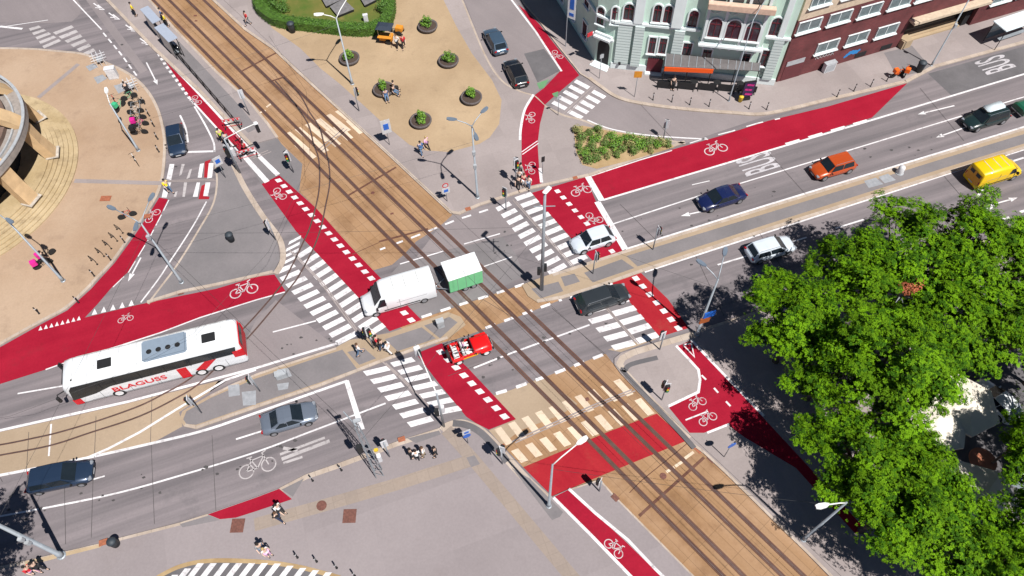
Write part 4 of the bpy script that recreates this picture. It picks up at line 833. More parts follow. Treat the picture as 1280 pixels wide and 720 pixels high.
# tram wire mast
b=W(677,362,.1); hm=HTOP((677,362),679.8,240,.1); o=empty('wire_mast',b,0,'very tall tram wire mast with a white lamp on top standing on the median tip','mast')
link('pole',tube(B(),[(0,0,0),(0,0,hm)],[.17,.1],12),'pole_grey',o,True); link('lamp_head',box(B(),(.15,.1,hm+.1),(.8,.35,.16),rz=.9,bev=.05),'lamp_white',o)
link('bracket',tube(B(),[(-.8,0,hm-1.6),(.8,0,hm-1.6)],.04,6),'pole_grey',o); link('bracket',tube(B(),[(0,-.7,hm-2.4),(0,.7,hm-2.4)],.04,6),'pole_grey',o); link('signal_head',box(B(),(.25,.1,3.2),(.25,.3,.9),bev=.03),'signal_black',o); link('signal_head',box(B(),(-.3,-.1,3.0),(.25,.3,.9),bev=.03),'signal_black',o)
# lattice mast on the lower plaza
b=W(474,592,ZK); hm=HTOP((474,592),451,543)+1.5; o=empty('lattice_mast',b,.3,'grey lattice mast with cameras and signal heads on the lower plaza kerb','mast'); bm=B()
for sx,sy in ((1,1),(1,-1),(-1,1),(-1,-1)): tube(bm,[(sx*.28,sy*.28,0),(sx*.12,sy*.12,hm)],.035,6)
n=9
for i in range(n):
    z0_=hm*i/n; z1_=hm*(i+1)/n; a_=.28-.16*i/n; c_=.28-.16*(i+1)/n
    for P,Q in (((1,1),(1,-1)),((1,-1),(-1,-1)),((-1,-1),(-1,1)),((-1,1),(1,1))): tube(bm,[(P[0]*a_,P[1]*a_,z0_),(Q[0]*c_,Q[1]*c_,z1_)],.02,4)
link('lattice',bm,'pole_grey',o); link('signal_head',box(B(),(.5,0,2.9),(.3,.35,1.0),bev=.04),'signal_back',o); link('signal_head',box(B(),(-.5,.1,5.2),(.35,.35,1.0),bev=.04),'signal_black',o); link('camera',box(B(),(.1,.3,hm+.1),(.5,.25,.22),bev=.04),'cabinet_grey',o); link('arm',tube(B(),[(0,0,hm-.1),(-.6,1.2,hm+.1)],.05,6),'pole_grey',o)
link('beacon',box(B(),(.45,.3,3.7),(.3,.2,.3),bev=.04),'yellow_paint',o)
# traffic lights ---------------------------------------------------
def signal(px,py,h,face,label,boards=0,z0=ZK,two=False,board='signal_black',group='traffic lights on thin poles'):
    o=empty('traffic_light',W(px,py,z0),face,label,'traffic light',group)
    link('pole',tube(B(),[(0,0,0),(0,0,h)],.055,8),'pole_grey',o,True)
    for k in ((0,) if not two else (0,2.2)):
        c,s=math.cos(k),math.sin(k); hb=link('housing',box(B(),(.22*c,.22*s,h-.45),(.26,.3,.95),rz=k,bev=.03),board,o)
        for j,mt in enumerate(('lens_red','yellow_paint','lens_green')): link('lens',tube(B(),[(.34*c,.34*s,h-.15-j*.3),(.40*c,.40*s,h-.15-j*.3)],.1,10),mt,hb)
        link('backboard',box(B(),(.1*c,.1*s,h-.45),(.04,.5,1.15),rz=k,bev=.01),'signal_back' if board=='signal_black' else 'signal_black',hb)
    return o
SG=[(449,139,3.0,0.4,'traffic light by the cream crossing below the double lamp pole',0),(645,232,3.6,-1,'traffic light beside the waiting group above the right hand zebra',1),(632.5,262,3.1,-2.2,'traffic light standing at the top end of the right hand zebra',0),(741,342,3.0,.3,'traffic light on the median next to the silver blue hatchback',0),
(816,312,3.1,.3,'traffic light alone on the median between the two carriageways',0),(824.5,437,2.6,2.0,'traffic light at the lower edge of the zebra under the charcoal estate',0),(827,500,3.0,2.6,'cluster of signal heads on a pole in the small grey plaza by the tracks',1),(829,174,2.4,1.2,'short traffic light at the edge of the planted bed',0),
(312,144,3.2,1.8,'traffic light on the tram platform below the railing',0),(367,215,2.7,2.5,'traffic light where the red cycle path meets the tram bed',1),(345,300,2.7,3.0,'traffic light on the grey triangular island near the zebra top',0),(467,436,3.4,3.3,'traffic light on the median tip beside the crossing pedestrians',1),
(628,580,3.1,1.2,'traffic light with striped signal heads at the curved kerb of the lower plaza',1),(749,614,2.2,2.6,'low traffic light just below the bright red crossing',0),(252,516,2.8,3.4,'traffic light on the median tip beside the coach',0),(325,489,2.6,3.3,'traffic light on the median above the grey blue coupe',0),(297,213,3.4,2.0,'traffic light under the long white arm at the upper left crossing',1),(487,571,2.8,2.,'slim traffic light right beside the lattice mast',0)]
for x,y,h,a,lb,tw in SG: signal(x,y,h,a,lb,two=bool(tw),z0=.1)
# gantry signals with horizontal arm
def gantry(base,h,end,label,z0=ZK):
    b=W(*base,z0); o=empty('signal_gantry',b,0,label,'traffic light gantry'); e=W(*end,z0+h+.3)-b; e.z=h+.3
    link('pole',tube(B(),[(0,0,0),(0,0,h)],[.1,.07],10),'pole_grey',o,True); link('arm',tube(B(),[(0,0,h),tuple(Vector((e.x*.5,e.y*.5,h+.22))),tuple(e)],.05,8),'lamp_white',o,True)
    a=math.atan2(e.y,e.x)
    hb=link('housing',box(B(),(e.x*.93,e.y*.93,h-.15),(.35,.45,1.05),rz=a,bev=.04),'signal_back',o); link('visor',box(B(),(e.x*.93-.2*math.sin(a)*-1,e.y*.93-.2,h-.15),(.3,.2,.95),rz=a,bev=.03),'signal_black',hb)
    link('housing',box(B(),(.1,.3,2.6),(.3,.3,.95),bev=.03),'signal_back',o); link('housing',box(B(),(-.3,.0,2.7),(.3,.3,.95),bev=.03),'signal_black',o)
    return o
gantry((555,533),6.0,(519,431),'white curved signal arm reaching over the lower zebra and red path')
gantry((300,216),4.6,(322.5,153),'white signal arm over the red cycle strip beside the road barriers',.1)
# signs
def sign(px,py,h,plates,label,face=-1.2,z0=ZK):
    o=empty('road_sign',W(px,py,z0),face,label,'sign'); link('pole',tube(B(),[(0,0,0),(0,0,h)],.035,8),'pole_grey',o,True); zt=h
    for (wd,ht,mt,kind) in plates:
        if kind=='round':
            bm=tube(B(),[(.05,0,zt-ht/2),(.08,0,zt-ht/2)],wd/2,18)
        else: bm=box(B(),(.06,0,zt-ht/2),(.03,wd,ht),bev=.008)
        p=link('plate',bm,mt,o); 
        if kind=='bord': link('symbol',box(B(),(.085,0,zt-ht/2),(.02,wd*.55,ht*.42)),'sign_blue',p)
        if kind=='round' and mt=='sign_red': link('symbol',tube(B(),[(.08,0,zt-ht/2),(.092,0,zt-ht/2)],wd*.34,16),'plate',p)
        zt-=ht+.05
    return o
sign(487,181,3.4,[(.95,1.75,'plate','bord')],'tall white information sign with blue symbol beside the tram bed')
sign(559,251.5,2.6,[(.6,.6,'sign_red','round'),(.75,.75,'plate','bord')],'round red and square white sign on one pole near the three headed lamp')
sign(585,554,2.6,[(.65,.65,'plate','bord'),(.6,.6,'sign_blue','round')],'white and blue round signs at the curved kerb of the lower plaza')
sign(905,571,2.8,[(.7,.7,'sign_blue','round')],'blue round sign at the edge of the tree shade by the tracks')
sign(282,222,2.9,[(.8,1.1,'plate','bord')],'white board sign at the upper left zebra crossing',-.9,.1)
sign(678,217,2.4,[(.35,.7,'signal_black','sq')],'small dark sign beside the narrow red cycle path'); sign(697.5,144,2.6,[(.5,.35,'cabinet_grey','sq')],'small sign at the upper zebra beside the planted bed')
sign(749,98,3.2,[(.45,.5,'cabinet_grey','sq')],'thin sign pole before the corner entrance of the green building'); sign(793,121,3.4,[(.8,.8,'orange_cloth','sq')],'orange square sign on a thin pole before the green building',-1.6)
# the flag and the tall banner by the green building
plain('flag_white',(.75,.78,.8),.7)
o=empty('banner',W(707,58,ZK),-.6,'tall white banner with blue print hanging in the shaded street','banner'); link('pole',tube(B(),[(0,0,0),(0,0,7.2)],.05,8),'pole_grey',o); link('cloth',box(B(),(.5,0,5.4),(.9,.03,3.2)),'flag_white',o); link('print',box(B(),(.5,-.025,5.6),(.5,.02,1.3)),'sign_blue',o); link('print',box(B(),(.5,-.025,4.3),(.55,.02,.35)),'sign_blue',o)
# cabinets, bins
def cabinet(px,py,w_,d_,h,rz,mat,label,name='control_cabinet',z0=.1,cat='cabinet'):
    o=empty(name,W(px,py,z0),rz,label,cat); link('body',box(B(),(0,0,h/2),(w_,d_,h),bev=.02),mat,o); link('lid',box(B(),(0,0,h+.03),(w_+.06,d_+.06,.06),bev=.015),mat,o); link('door',box(B(),(0,-d_/2-.006,h/2),(w_*.85,.02,h*.85)),mat,o); return o
cabinet(551,408,.6,.4,.95,ROAD_A,'cabinet_grey','pale grey cabinet with twin horns on the median by the white van'); cabinet(353,471,.9,.45,.7,ROAD_A,'cabinet_grey','pale grey cabinet on the median above the stop line'); cabinet(794,376,.3,.3,.9,0,'cabinet_grey','thin grey post at the red crossing') if 0 else None
cabinet(634,372,.5,.3,1.1,ROAD_A,'signal_back','small white cabinet on the tan apron between the rails and the median') if 0 else None
cabinet(458,27,.5,.35,.9,.2,'signal_back','small white cabinet on the lawn inside the hedge')
o=empty('pole_drum',W(1124,216,.1),0,'white round drum on the median beside the grey hatches','drum'); link('body',lathe(B(),[(.3,0),(.32,.1),(.3,.75),(.2,.9),(.05,.95)],18),'signal_back',o,True); link('base',lathe(B(),[(.4,0),(.4,.06)],18),'cabinet_grey',o)
def bin_(px,py,label,mat='bin_dark',s=1,z0=ZK):
    o=empty('litter_bin',W(px,py,z0),.4,label,'litter bin'); link('body',lathe(B(),[(.28*s,.08),(.33*s,.85*s),(.34*s,.9*s)],16),mat,o,True); link('lid',lathe(B(),[(.36*s,.9*s),(.34*s,1.0*s),(.2*s,1.12*s),(.001,1.15*s)],16),mat,o,True); link('foot',lathe(B(),[(.2*s,0),(.2*s,.08)],12),mat,o); return o
bin_(146,681,'dark bulky litter bin at the lower left kerb',s=.95); bin_(366,40,'black litter bin with a white lid beside the hedge corner',s=1.2); bin_(290,301,'dark litter bin alone on the grey triangular island'); bin_(1148,89,'black litter bin at the foot of the dark pole by the brick building',s=1.2)
bin_(925,127,'small yellow bin under the advertising board','yellow_paint',.7)
# advertising board
plain('poster_dark',(.03,.015,.06),.4,0,.5,8); plain('poster_magenta',(.45,.02,.18),.4,0,.4,8)
o=empty('advertising_board',W(931,125,ZK),.15,'dark advertising board with magenta stripes on the pavement by the canopy','advertising board'); link('frame',box(B(),(0,0,1.5),(1.3,.2,2.0),bev=.03),'iron',o); link('poster',box(B(),(0,-.11,1.5),(1.15,.02,1.8)),'poster_dark',o); link('foot',box(B(),(0,0,.17),(1.0,.2,.34)),'iron',o)
for zz,xx in ((2.1,.1),(1.5,-.1),(.9,.15)): link('print',box(B(),(xx*.5,-.15,zz),(.8,.01,.22),rot=Matrix.Rotation(.25,4,'Y')),'poster_magenta',o)
# bollards
bo=empty('bollard',(0,0,0),0,'x','bollard','bollards along the pavements'); link('post',lathe(B(),[(.09,0),(.09,.04),(.05,.06),(.045,.85),(.06,.9),(.05,.98),(.001,1.0)],10),'iron',bo,True); link('ring',lathe(B(),[(.055,.7),(.062,.7),(.062,.76),(.055,.76)],10),'signal_back',bo)
BL=[(816,125),(839.5,127.5),(862,131),(886,133),(936,136),(958,137),(1046,121),(1067,114),(1088,108),(1108,101.5),(1147,91)]
for i,(x,y) in enumerate(BL):
    lb='%s iron bollard along the kerb before the '%(['first','second','third','fourth','fifth','sixth']+['first','second','third','fourth','fifth'])[i]+('green building' if i<6 else 'brick building')
    (copytree(bo,W(x,y,ZK),0,lb) if i else None)
    if i==0: bo.location=W(x,y,ZK); bo['label']=lb
for (x,y,lb) in ((391,601,'left one of two bollards at the lower road kerb'),(427,588,'right one of two bollards at the lower road kerb, nearer the lattice mast'),(372,697,'first bollard from the left above the striped parking bay'),(396,702,'second bollard from the left above the striped parking bay'),(421,710,'third bollard from the left above the striped parking bay'),(443.5,720,'last bollard above the striped parking bay, at the picture edge'),
  (181,130,'uppermost bollard along the kerb beside the bicycle racks'),(187,145,'second bollard from the top along the kerb beside the bicycle racks'),(193,158,'third bollard from the top along the kerb beside the bicycle racks'),(197.5,174,'fourth bollard from the top along the tan plaza kerb'),(199,190,'fifth bollard from the top along the tan plaza kerb'),
  (156,303,'upper one of three bollards between the cycle stands and the red lane'),(138.5,325,'middle one of three bollards between the cycle stands and the red lane'),(118,345,'lowest one of three bollards between the cycle stands and the red lane'),(98,378,'leaning bollard above the small white teeth of the red lane'),(49,392,'bollard alone at the lower tip of the tan plaza')):
    copytree(bo,W(x,y,ZK),0,lb)
# cycle stands
cs=empty('cycle_stand',(0,0,0),0,'x','cycle stand','cycle stands in a row on the tan plaza'); link('hoop',tube(B(),[(-.4,0,0),(-.4,0,.65),(-.3,0,.8),(.3,0,.8),(.4,0,.65),(.4,0,0)],.03,8),'iron',cs,True); link('foot',box(box(B(),(-.4,0,.01),(.16,.16,.02)),(.4,0,.01),(.16,.16,.02)),'iron',cs)
for i,(x,y) in enumerate(((150,289),(143,299),(135.5,308.5),(126.5,318),(118,328))):
    lb='%s black cycle stand from the top of the row on the tan plaza'%['first','second','third','fourth','fifth'][i]
    if i==0: cs.location=W(x,y,ZK); cs.rotation_euler=(0,0,-.6); cs['label']=lb
    else: copytree(cs,W(x,y,ZK),-.6,lb)
# bicycles
def bike(px,py,a,mat,label,boxmat=None,z0=ZK,group='bicycles parked on the tan plaza'):
    o=empty('bicycle',W(px,py,z0),a,label,'bicycle',group)
    link('frame',tube(tube(tube(B(),[(.5,0,.34),(.38,0,.95),(-.15,0,.85),(-.5,0,.34)],.025,6),[(.38,0,.8),(0,0,.3),(-.15,0,.85)],.025,6),[(-.5,0,.34),(0,0,.3)],.02,6),mat,o); link('handlebar',tube(B(),[(.3,-.28,1.05),(.4,0,1.0),(.3,.28,1.05)],.02,6),'iron',o); link('saddle',box(B(),(-.18,0,.93),(.26,.16,.06),bev=.02),'iron',o)
    for x in (.52,-.52): link('wheel',wheel_bm(.34,.05),'tyre',o,True,(x,0,.34))
    if boxmat: link('cargo_box',box(B(),(-.5,0,.95),(.5,.5,.5),bev=.04),boxmat,o)
    return o
plain('bike_green',(.05,.4,.2),.5); plain('bike_magenta',(.6,.02,.25),.5); plain('bike_red',(.5,.03,.03),.5); plain('bike_white',(.6,.6,.6),.5); plain('bike_orange',(.7,.12,.01),.5)
for i,(x,y,a,m_,bx,lb) in enumerate(((163,124,.5,'bike_green',None,'bright green bicycle at the upper end of the racks'),(172,131,.3,'iron',None,'black bicycle next to the bright green one'),(152,136,1.2,'bike_green','bike_green','bicycle with a green cargo box left of the racks'),(171,142,.2,'bike_white',None,'pale bicycle in the upper part of the racks'),(174,150,.2,'iron',None,'black bicycle in the middle of the racks'),(177,158,.2,'bike_magenta','bike_magenta','bicycle with a magenta box at the lower end of the racks'),(176,168,.1,'iron','iron','black bicycle with a black box below the racks'),(146,130,2.2,'bike_red',None,'red bicycle leaning near the grey pole'),
   (61,322,.9,'iron','bike_magenta','delivery bicycle with a magenta box, the upper of two on the tan plaza'),(56,333,.6,'iron','bike_magenta','delivery bicycle with a magenta box, the lower of two on the tan plaza'),(161,272,.4,'bike_red',None,'red and black bicycle alone near the small orange cover'),(171,203,2.2,'bike_white',None,'white bicycle standing below the grey pole'))): bike(x,y,a,m_,lb,bx)
bike(1121,96,.3,'bike_orange','orange rental bicycle left at the kerb near the brick building','bike_orange',group='orange rental bicycles at the kerb'); bike(1131,93,1.1,'bike_orange','orange rental bicycle nearer the black litter bin','bike_orange',group='orange rental bicycles at the kerb')
# bicycle rack rails
o=empty('cycle_rack',W(171,148,ZK),-1.35,'long low metal cycle rack crowded with bicycles','cycle rack'); bm=B()
for i in range(8): tube(bm,[(-2+i*.57,-.45,0),(-2+i*.57,-.45,.5),(-2+i*.57,.45,.5),(-2+i*.57,.45,0)],.02,5)
link('hoops',bm,'pole_grey',o); link('rail',tube(tube(B(),[(-2.1,-.45,.5),(2.1,-.45,.5)],.025,6),[(-2.1,.45,.5),(2.1,.45,.5)],.025,6),'pole_grey',o)
# grey covers and signs at the upper tip of the tan plaza
for (x,y,lb) in ((126,78,'cluster of pale metal frames at the kerb by the far zebra'),(165,111,'small pale metal frame beside the kerb above the racks')):
    o=empty('steel_grid',W(x,y,ZK),.5,lb,'steel grid'); bm=B()
    for i in (-1,0,1): tube(bm,[(i*.45,-.8,.05),(i*.45,-.8,.9),(i*.45,.8,.9),(i*.45,.8,.05)],.03,6); tube(bm,[(-.8,i*.45,.75),(.8,i*.45,.75)],.03,6)
    link('bars',bm,'signal_back',o); link('plate',box(B(),(0,0,.45),(.6,.9,.05)),'cabinet_grey',o)
cabinet(143,97,1.0,.6,1.3,.2,'signal_back','white topped kiosk cabinet beside the grey ground plates',z0=ZK)
# red and white barriers
def barrier(px,py,a,label,z0=.11):
    o=empty('road_barrier',W(px,py,z0),a,label,'barrier','red and white barriers round the road works'); bm=B()
    tube(bm,[(-.9,0,.1),(-.9,0,1.05),(.9,0,1.05),(.9,0,.1),(-.9,0,.1)],.025,6); link('frame',bm,'barrier_red',o); link('panel',box(B(),(0,0,.9),(1.75,.04,.2)),'plate',o)
    for i in range(4): link('stripe',box(B(),(-.66+i*.44,-.03,.9),(.2,.02,.2)),'barrier_red',o)
    for s in (1,-1): link('foot',box(B(),(s*.8,0,.04),(.12,.7,.08),bev=.02),'tyre',o)
for x,y,a,lb in ((292,158,.2,'upper end barrier of the road works on the red strip'),(302,180,-.9,'middle barrier of the road works, behind the white arm'),(299,188,-.9,'left lower barrier of the road works'),(311,196,.35,'lower end barrier of the road works nearest the white bars')): barrier(x,y,a,lb)
# railing along the tram platform
o=empty('platform_railing',W(215,62,ZK),0,'long black railing along the tram platform edge','railing'); P0=W(215,62,ZK); P1=W(302,163,ZK); d=(P1-P0); L_=d.length; d.normalize(); o.rotation_euler=(0,0,math.atan2(d.y,d.x))
n=int(L_/1.6)
for i in range(n+1): link('post',tube(B(),[(i*L_/n,0,0),(i*L_/n,0,1.05)],.035,6),'iron',o)
for k in range(n):
    bm=B(); x0=k*L_/n; x1=(k+1)*L_/n; tube(bm,[(x0,0,1.02),(x1,0,1.02)],.03,5); tube(bm,[(x0,0,.15),(x1,0,.15)],.025,5)
    for j in range(1,7): tube(bm,[(x0+(x1-x0)*j/7,0,.15),(x0+(x1-x0)*j/7,0,1.02)],.014,4)
    link('panel',bm,'iron',o)
# tram stop shelter
plain('shelter_roof',(.36,.40,.48),.4,.1,.04); plain('shelter_glass',(.10,.13,.15),.1,0,.05,2,0,.6)
def shelter(P,label,group=None,name='tram_shelter',mat='shelter_roof'):
    c=(P[0]+P[1]+P[2]+P[3])/4; a=math.atan2((P[2]-P[1]).y,(P[2]-P[1]).x); Lx=(P[2]-P[1]).length; Ly=(P[1]-P[0]).length
    o=empty(name,(c.x,c.y,ZK),a,label,'shelter',group)
    link('roof',box(B(),(0,0,2.5),(Lx,Ly,.12),bev=.03),mat,o)
    for s in (1,-1):
        for t in (1,-1): link('post',tube(B(),[(s*(Lx/2-.2),t*(Ly/2-.15),0),(s*(Lx/2-.2),t*(Ly/2-.15),2.45)],.04,6),'iron',o)
    link('back_glass',box(B(),(0,Ly/2-.12 if name=='bus_shelter' else -Ly/2+.12,1.25),(Lx-.5,.03,2.1)),'shelter_glass',o); link('bench',box(B(),(0,-.0,.45),(Lx*.6,.4,.06)),'pole_grey',o)
    return o
q=lambda L_,z_=2.6:[W(x,y,z_) for x,y in L_]
s_=q([(174,11),(185,7.5),(201,25),(192,31)]); shelter([s_[0],s_[1],s_[2],s_[3]],'upper half of the grey roofed tram shelter','tram shelters'); s_=q([(192,34),(204,29),(222,47),(212,55)]); shelter([s_[0],s_[1],s_[2],s_[3]],'lower half of the grey roofed tram shelter beside the scooter','tram shelters')
s_=q([(1241,27),(1300,6),(1312,22),(1256,41)]); P=[s_[0],s_[3],s_[2],s_[1]]; shelter(P,'pale roofed bus shelter in front of the red brick building',None,'bus_shelter','roofbox_white')
# overhead wires
plain('wire',(.03,.03,.03),.6)
def wire(pts,label,r=.011,sag=.25):
    P=[]
    for a,b_ in zip(pts[:-1],pts[1:]):
        for k in range(9):
            t=k/8; v=a.lerp(b_,t); v.z-=sag*4*t*(1-t); P.append(v)
    o=link('overhead_wire',tube(B(),P,r,4),'wire'); tag(o,label,'wire','overhead tram wires')
def WZ(x,y,z): return W(x,y,z)
wire([WZ(170,-90,5.6),WZ(960,715,5.6)],'contact wire above the left hand pair of rails',.012,0) if 0 else None
def over(px0,px1,z): 
    a=W(*px0,0); b_=W(*px1,0); a.z=z; b_.z=z; return [a,b_]
wire(over((73,-130),(1096,900),5.5),'contact wire above the western pair of rails',.011,0); wire(over((110,-130),(1158,880),5.5),'contact wire above the eastern pair of rails',.011,0)
def top(px,py,z): v=W(px,py,.1); v.z=z; return v
wire([top(227,353,7.5),top(597,247,7.5)],'span wire between the two three headed lamp poles'); wire([top(677,362,9),top(227,353,7.2)],'span wire from the island lamp pole to the tall median mast'); wire([top(677,362,9.3),top(871,418,7.3)],'span wire from the tall median mast to the lamp by the trees'); wire([top(677,362,9),top(474,592,7)],'span wire from the tall median mast to the lattice mast'); wire([top(474,592,7.2),top(227,353,7.)],'span wire from the lattice mast to the island lamp pole'); wire([top(77,694,8),top(227,353,7.6)],'span wire from the heavy lower left pole to the island lamp pole'); wire([top(440,105,7.6),top(173,188,7)],'span wire over the tracks between the double lamp and the plaza pole'); wire([top(686,632,7.8),top(1004,674,7.8)],'span wire over the tracks between the two lower single lamps')
# curved contact wire
P=[top(*p,5.5) for p in ((354,97),(399,165),(405,250),(358,360),(272,458),(175,512),(62,556),(-40,570))]; o=link('overhead_wire',tube(B(),P,.011,4),'wire'); tag(o,'contact wire above the curved branch rails','wire','overhead tram wires')
# ================================================================ PEOPLE
SK=[(.62,.42,.32),(.45,.28,.2),(.7,.5,.4)]
for i,c in enumerate(SK): plain('skin%d'%i,c,.6)
for n_,c in dict(cloth_white=(.72,.72,.72),cloth_black=(.015,.015,.018),cloth_red=(.5,.02,.03),cloth_blue=(.06,.13,.3),cloth_denim=(.10,.17,.28),cloth_pink=(.62,.35,.55),cloth_yellow=(.8,.62,.02),cloth_vest=(.6,.75,.05),cloth_grey=(.25,.25,.26),cloth_khaki=(.3,.24,.15),cloth_navy=(.02,.03,.07),hair_dark=(.015,.01,.008),hair_brown=(.09,.045,.02),hair_fair=(.4,.28,.12)).items(): plain(n_,c,.85)
def skinmesh(verts,edges,radii,sub=1,root=0):
    me=bpy.data.meshes.new('s'); me.from_pydata(verts,edges,[]); ob=bpy.data.objects.new('s',me); COL.objects.link(ob)
    m_=ob.modifiers.new('k','SKIN'); m_.use_smooth_shade=True
    for i,r in enumerate(radii): me.skin_vertices[0].data[i].radius=(r,r) if not isinstance(r,tuple) else r
    me.skin_vertices[0].data[root].use_root=True
    if sub: s=ob.modifiers.new('b','SUBSURF'); s.levels=sub; s.render_levels=sub
    dg=bpy.context.evaluated_depsgraph_get(); out=bpy.data.meshes.new_from_object(ob.evaluated_get(dg)); bpy.data.objects.remove(ob); return out
def pose(kind):
    J={}
    J['pelvis']=(0,0,.95); J['waist']=(0,0,1.08); J['chest']=(.01,0,1.32); J['neck']=(.01,0,1.47); J['jaw']=(.04,0,1.56); J['head']=(.03,0,1.66); J['crown']=(.0,0,1.72)
    sw={'stand':(.04,-.04),'walk':(.22,-.24),'stride':(-.26,.26),'sit':(0,0)}[kind]
    for s,n_,f_ in ((1,'l',sw[0]),(-1,'r',sw[1])):
        J['hip'+n_]=(0,s*.09,.9); 
        if kind=='sit':
            J['pelvis']=(0,0,.55); J['waist']=(-.01,0,.68)
            J['hip'+n_]=(.02,s*.10,.52); J['knee'+n_]=(.43,s*.13,.52); J['ankle'+n_]=(.46,s*.13,.1); J['toe'+n_]=(.62,s*.14,.05)
        else: J['knee'+n_]=(f_*.55+.03,s*.10,.5); J['ankle'+n_]=(f_*1.05-(.05 if f_<0 else 0),s*.10,.09+(.05 if f_<-.1 else 0)); J['toe'+n_]=(f_*1.05+.17,s*.12,.05)
        dz=-.40 if kind=='sit' else 0
        J['sh'+n_]=(.0,s*.19,1.41+dz); J['el'+n_]=(-f_*.45-.02,s*.26,1.14+dz); J['wr'+n_]=(-f_*.9+.1,s*.25,.92+dz)
        J['palm'+n_]=(-f_*.95+.14,s*.24,.85+dz)
    if kind=='sit':
        for k in ('chest','neck','jaw','head','crown'): x,y,z_=J[k]; J[k]=(x+.03,y,z_-.40)
    return J
BR=dict(pelvis=.13,waist=.12,chest=(.15,.115),neck=.055,jaw=.075,head=.098,crown=.08,hip=.09,knee=.058,ankle=.04,toe=.035,sh=.06,el=.04,wr=.028,palm=.038)
BE=[('pelvis','waist'),('waist','chest'),('chest','neck'),('neck','jaw'),('jaw','head'),('head','crown')]+[e for s in 'lr' for e in (('pelvis','hip'+s),('hip'+s,'knee'+s),('knee'+s,'ankle'+s),('ankle'+s,'toe'+s),('chest','sh'+s),('sh'+s,'el'+s),('el'+s,'wr'+s),('wr'+s,'palm'+s))]
def rad(n_,k=1,add=0):
    b_=n_[:-1] if n_[-1] in 'lr' and n_[:-1] in BR else n_
    r=BR[b_]; return tuple(v*k+add for v in r) if isinstance(r,tuple) else r*k+add
def sub_mesh(J,names,edges,k,add):
    idx={n_:i for i,n_ in enumerate(names)}; ed=[(idx[a],idx[b_]) for a,b_ in edges if a in idx and b_ in idx]; return skinmesh([J[n_] for n_ in names],ed,[rad(n_,k,add) for n_ in names])
def person_proto(kind):
    J=pose(kind); names=list(J); names.sort(key=lambda n_:n_!='pelvis')
    # fingers and thumb as short chains growing from the palm
    V=[J[n_] for n_ in names]; idx={n_:i for i,n_ in enumerate(names)}; E_=[(idx[a],idx[b_]) for a,b_ in BE]; Rr=[rad(n_) for n_ in names]
    body=skinmesh(V,E_,Rr); bm=bmesh.new(); bm.from_mesh(body)
    for s in (1,-1):
        px_,py_,pz_=J['palm'+('l' if s>0 else 'r')]
        for k in range(4): L_=(.075,.085,.08,.062)[k]; o_=(k-1.5)*.019; tube(bm,[(px_+o_,py_,pz_-.01),(px_+o_+.008,py_-s*.004,pz_-.03-L_*.55),(px_+o_+.01,py_-s*.018,pz_-.03-L_)],[.010,.009,.007],5)
        tube(bm,[(px_+.02,py_,pz_+.01),(px_+.05,py_-s*.008,pz_-.025),(px_+.055,py_-s*.014,pz_-.055)],[.011,.010,.008],5)
    hx,hy,hz=J['head']
    tube(bm,[(hx+.085,0,hz-.0),(hx+.115,0,hz-.03)],[.012,.016],6)
    for s in (1,-1): tube(bm,[(hx,s*.09,hz-.02),(hx-.01,s*.108,hz-.0)],[.022,.02],6)
    bm.to_mesh(body); bm.free()
    top_=sub_mesh(J,['waist','pelvis','chest','shl','shr','ell','elr'],BE+[],1.05,.018)
    leg=sub_mesh(J,['pelvis','hipl','hipr','kneel','kneer','anklel','ankler'],BE,1.05,.018)
    shoe=bmesh.new()
    for s in 'lr':
        a=Vector(J['ankle'+s]); t_=Vector(J['toe'+s]); grid_loft(shoe,[[(x,y-w_,.0+z_),(x,y-w_,.07+z_),(x,y+w_,.07+z_),(x,y+w_,.0+z_)] for x,y,w_,z_ in ((a.x-.07,a.y,.035,max(0,a.z-.09)),(a.x+.02,a.y,.045,max(0,a.z-.09)),(t_.x,t_.y,.045,0),(t_.x+.05,t_.y,.03,0))])
    me_s=bpy.data.meshes.new('shoes'); shoe.to_mesh(me_s); shoe.free()
    hair=bmesh.new(); bmesh.ops.create_uvsphere(hair,u_segments=12,v_segments=8,radius=.118,matrix=Matrix.Translation((hx-.028,0,hz+.035))@Matrix.Diagonal((1,.95,.95,1)))
    me_h=bpy.data.meshes.new('hair'); hair.to_mesh(me_h); hair.free()
    eye=bmesh.new()
    for s in (1,-1): bmesh.ops.create_icosphere(eye,subdivisions=1,radius=.014,matrix=Matrix.Translation((hx+.088,s*.035,hz+.005)))
    me_e=bpy.data.meshes.new('eyes'); eye.to_mesh(me_e); eye.free()
    return dict(body=body,shirt=top_,trousers=leg,shoes=me_s,hair=me_h,eyes=me_e)
PP={k:person_proto(k) for k in ('stand','walk','stride','sit')}
for k in PP:
    for n_,me in PP[k].items():
        me.materials.clear(); me.materials.append(M['skin0'])
        for p in me.polygons: p.use_smooth=True
def person(px,py,kind,a,shirt,trs,hair,label,z0=ZK,skin=0,bag=None,world=None,group=None,s=1.0):
    root=bpy.data.objects.new('person',PP[kind]['body']); COL.objects.link(root); root.location=world if world is not None else W(px,py,z0); root.rotation_euler=(0,0,a); root.scale=(s*1.04,)*3
    tag(root,label,'person',group)
    root.material_slots[0].link='OBJECT'; root.material_slots[0].material=M['skin%d'%skin]
    for n_,mt in (('shirt',shirt),('trousers',trs),('shoes','cloth_black'),('hair',hair),('eyes','cloth_black')):
        c=bpy.data.objects.new(n_,PP[kind][n_]); COL.objects.link(c); c.parent=root; c.material_slots[0].link='OBJECT'; c.material_slots[0].material=M[mt]
    if bag:
        link('backpack',box(B(),(-.2,0,1.25),(.16,.3,.42),bev=.05),bag,root)
    return root
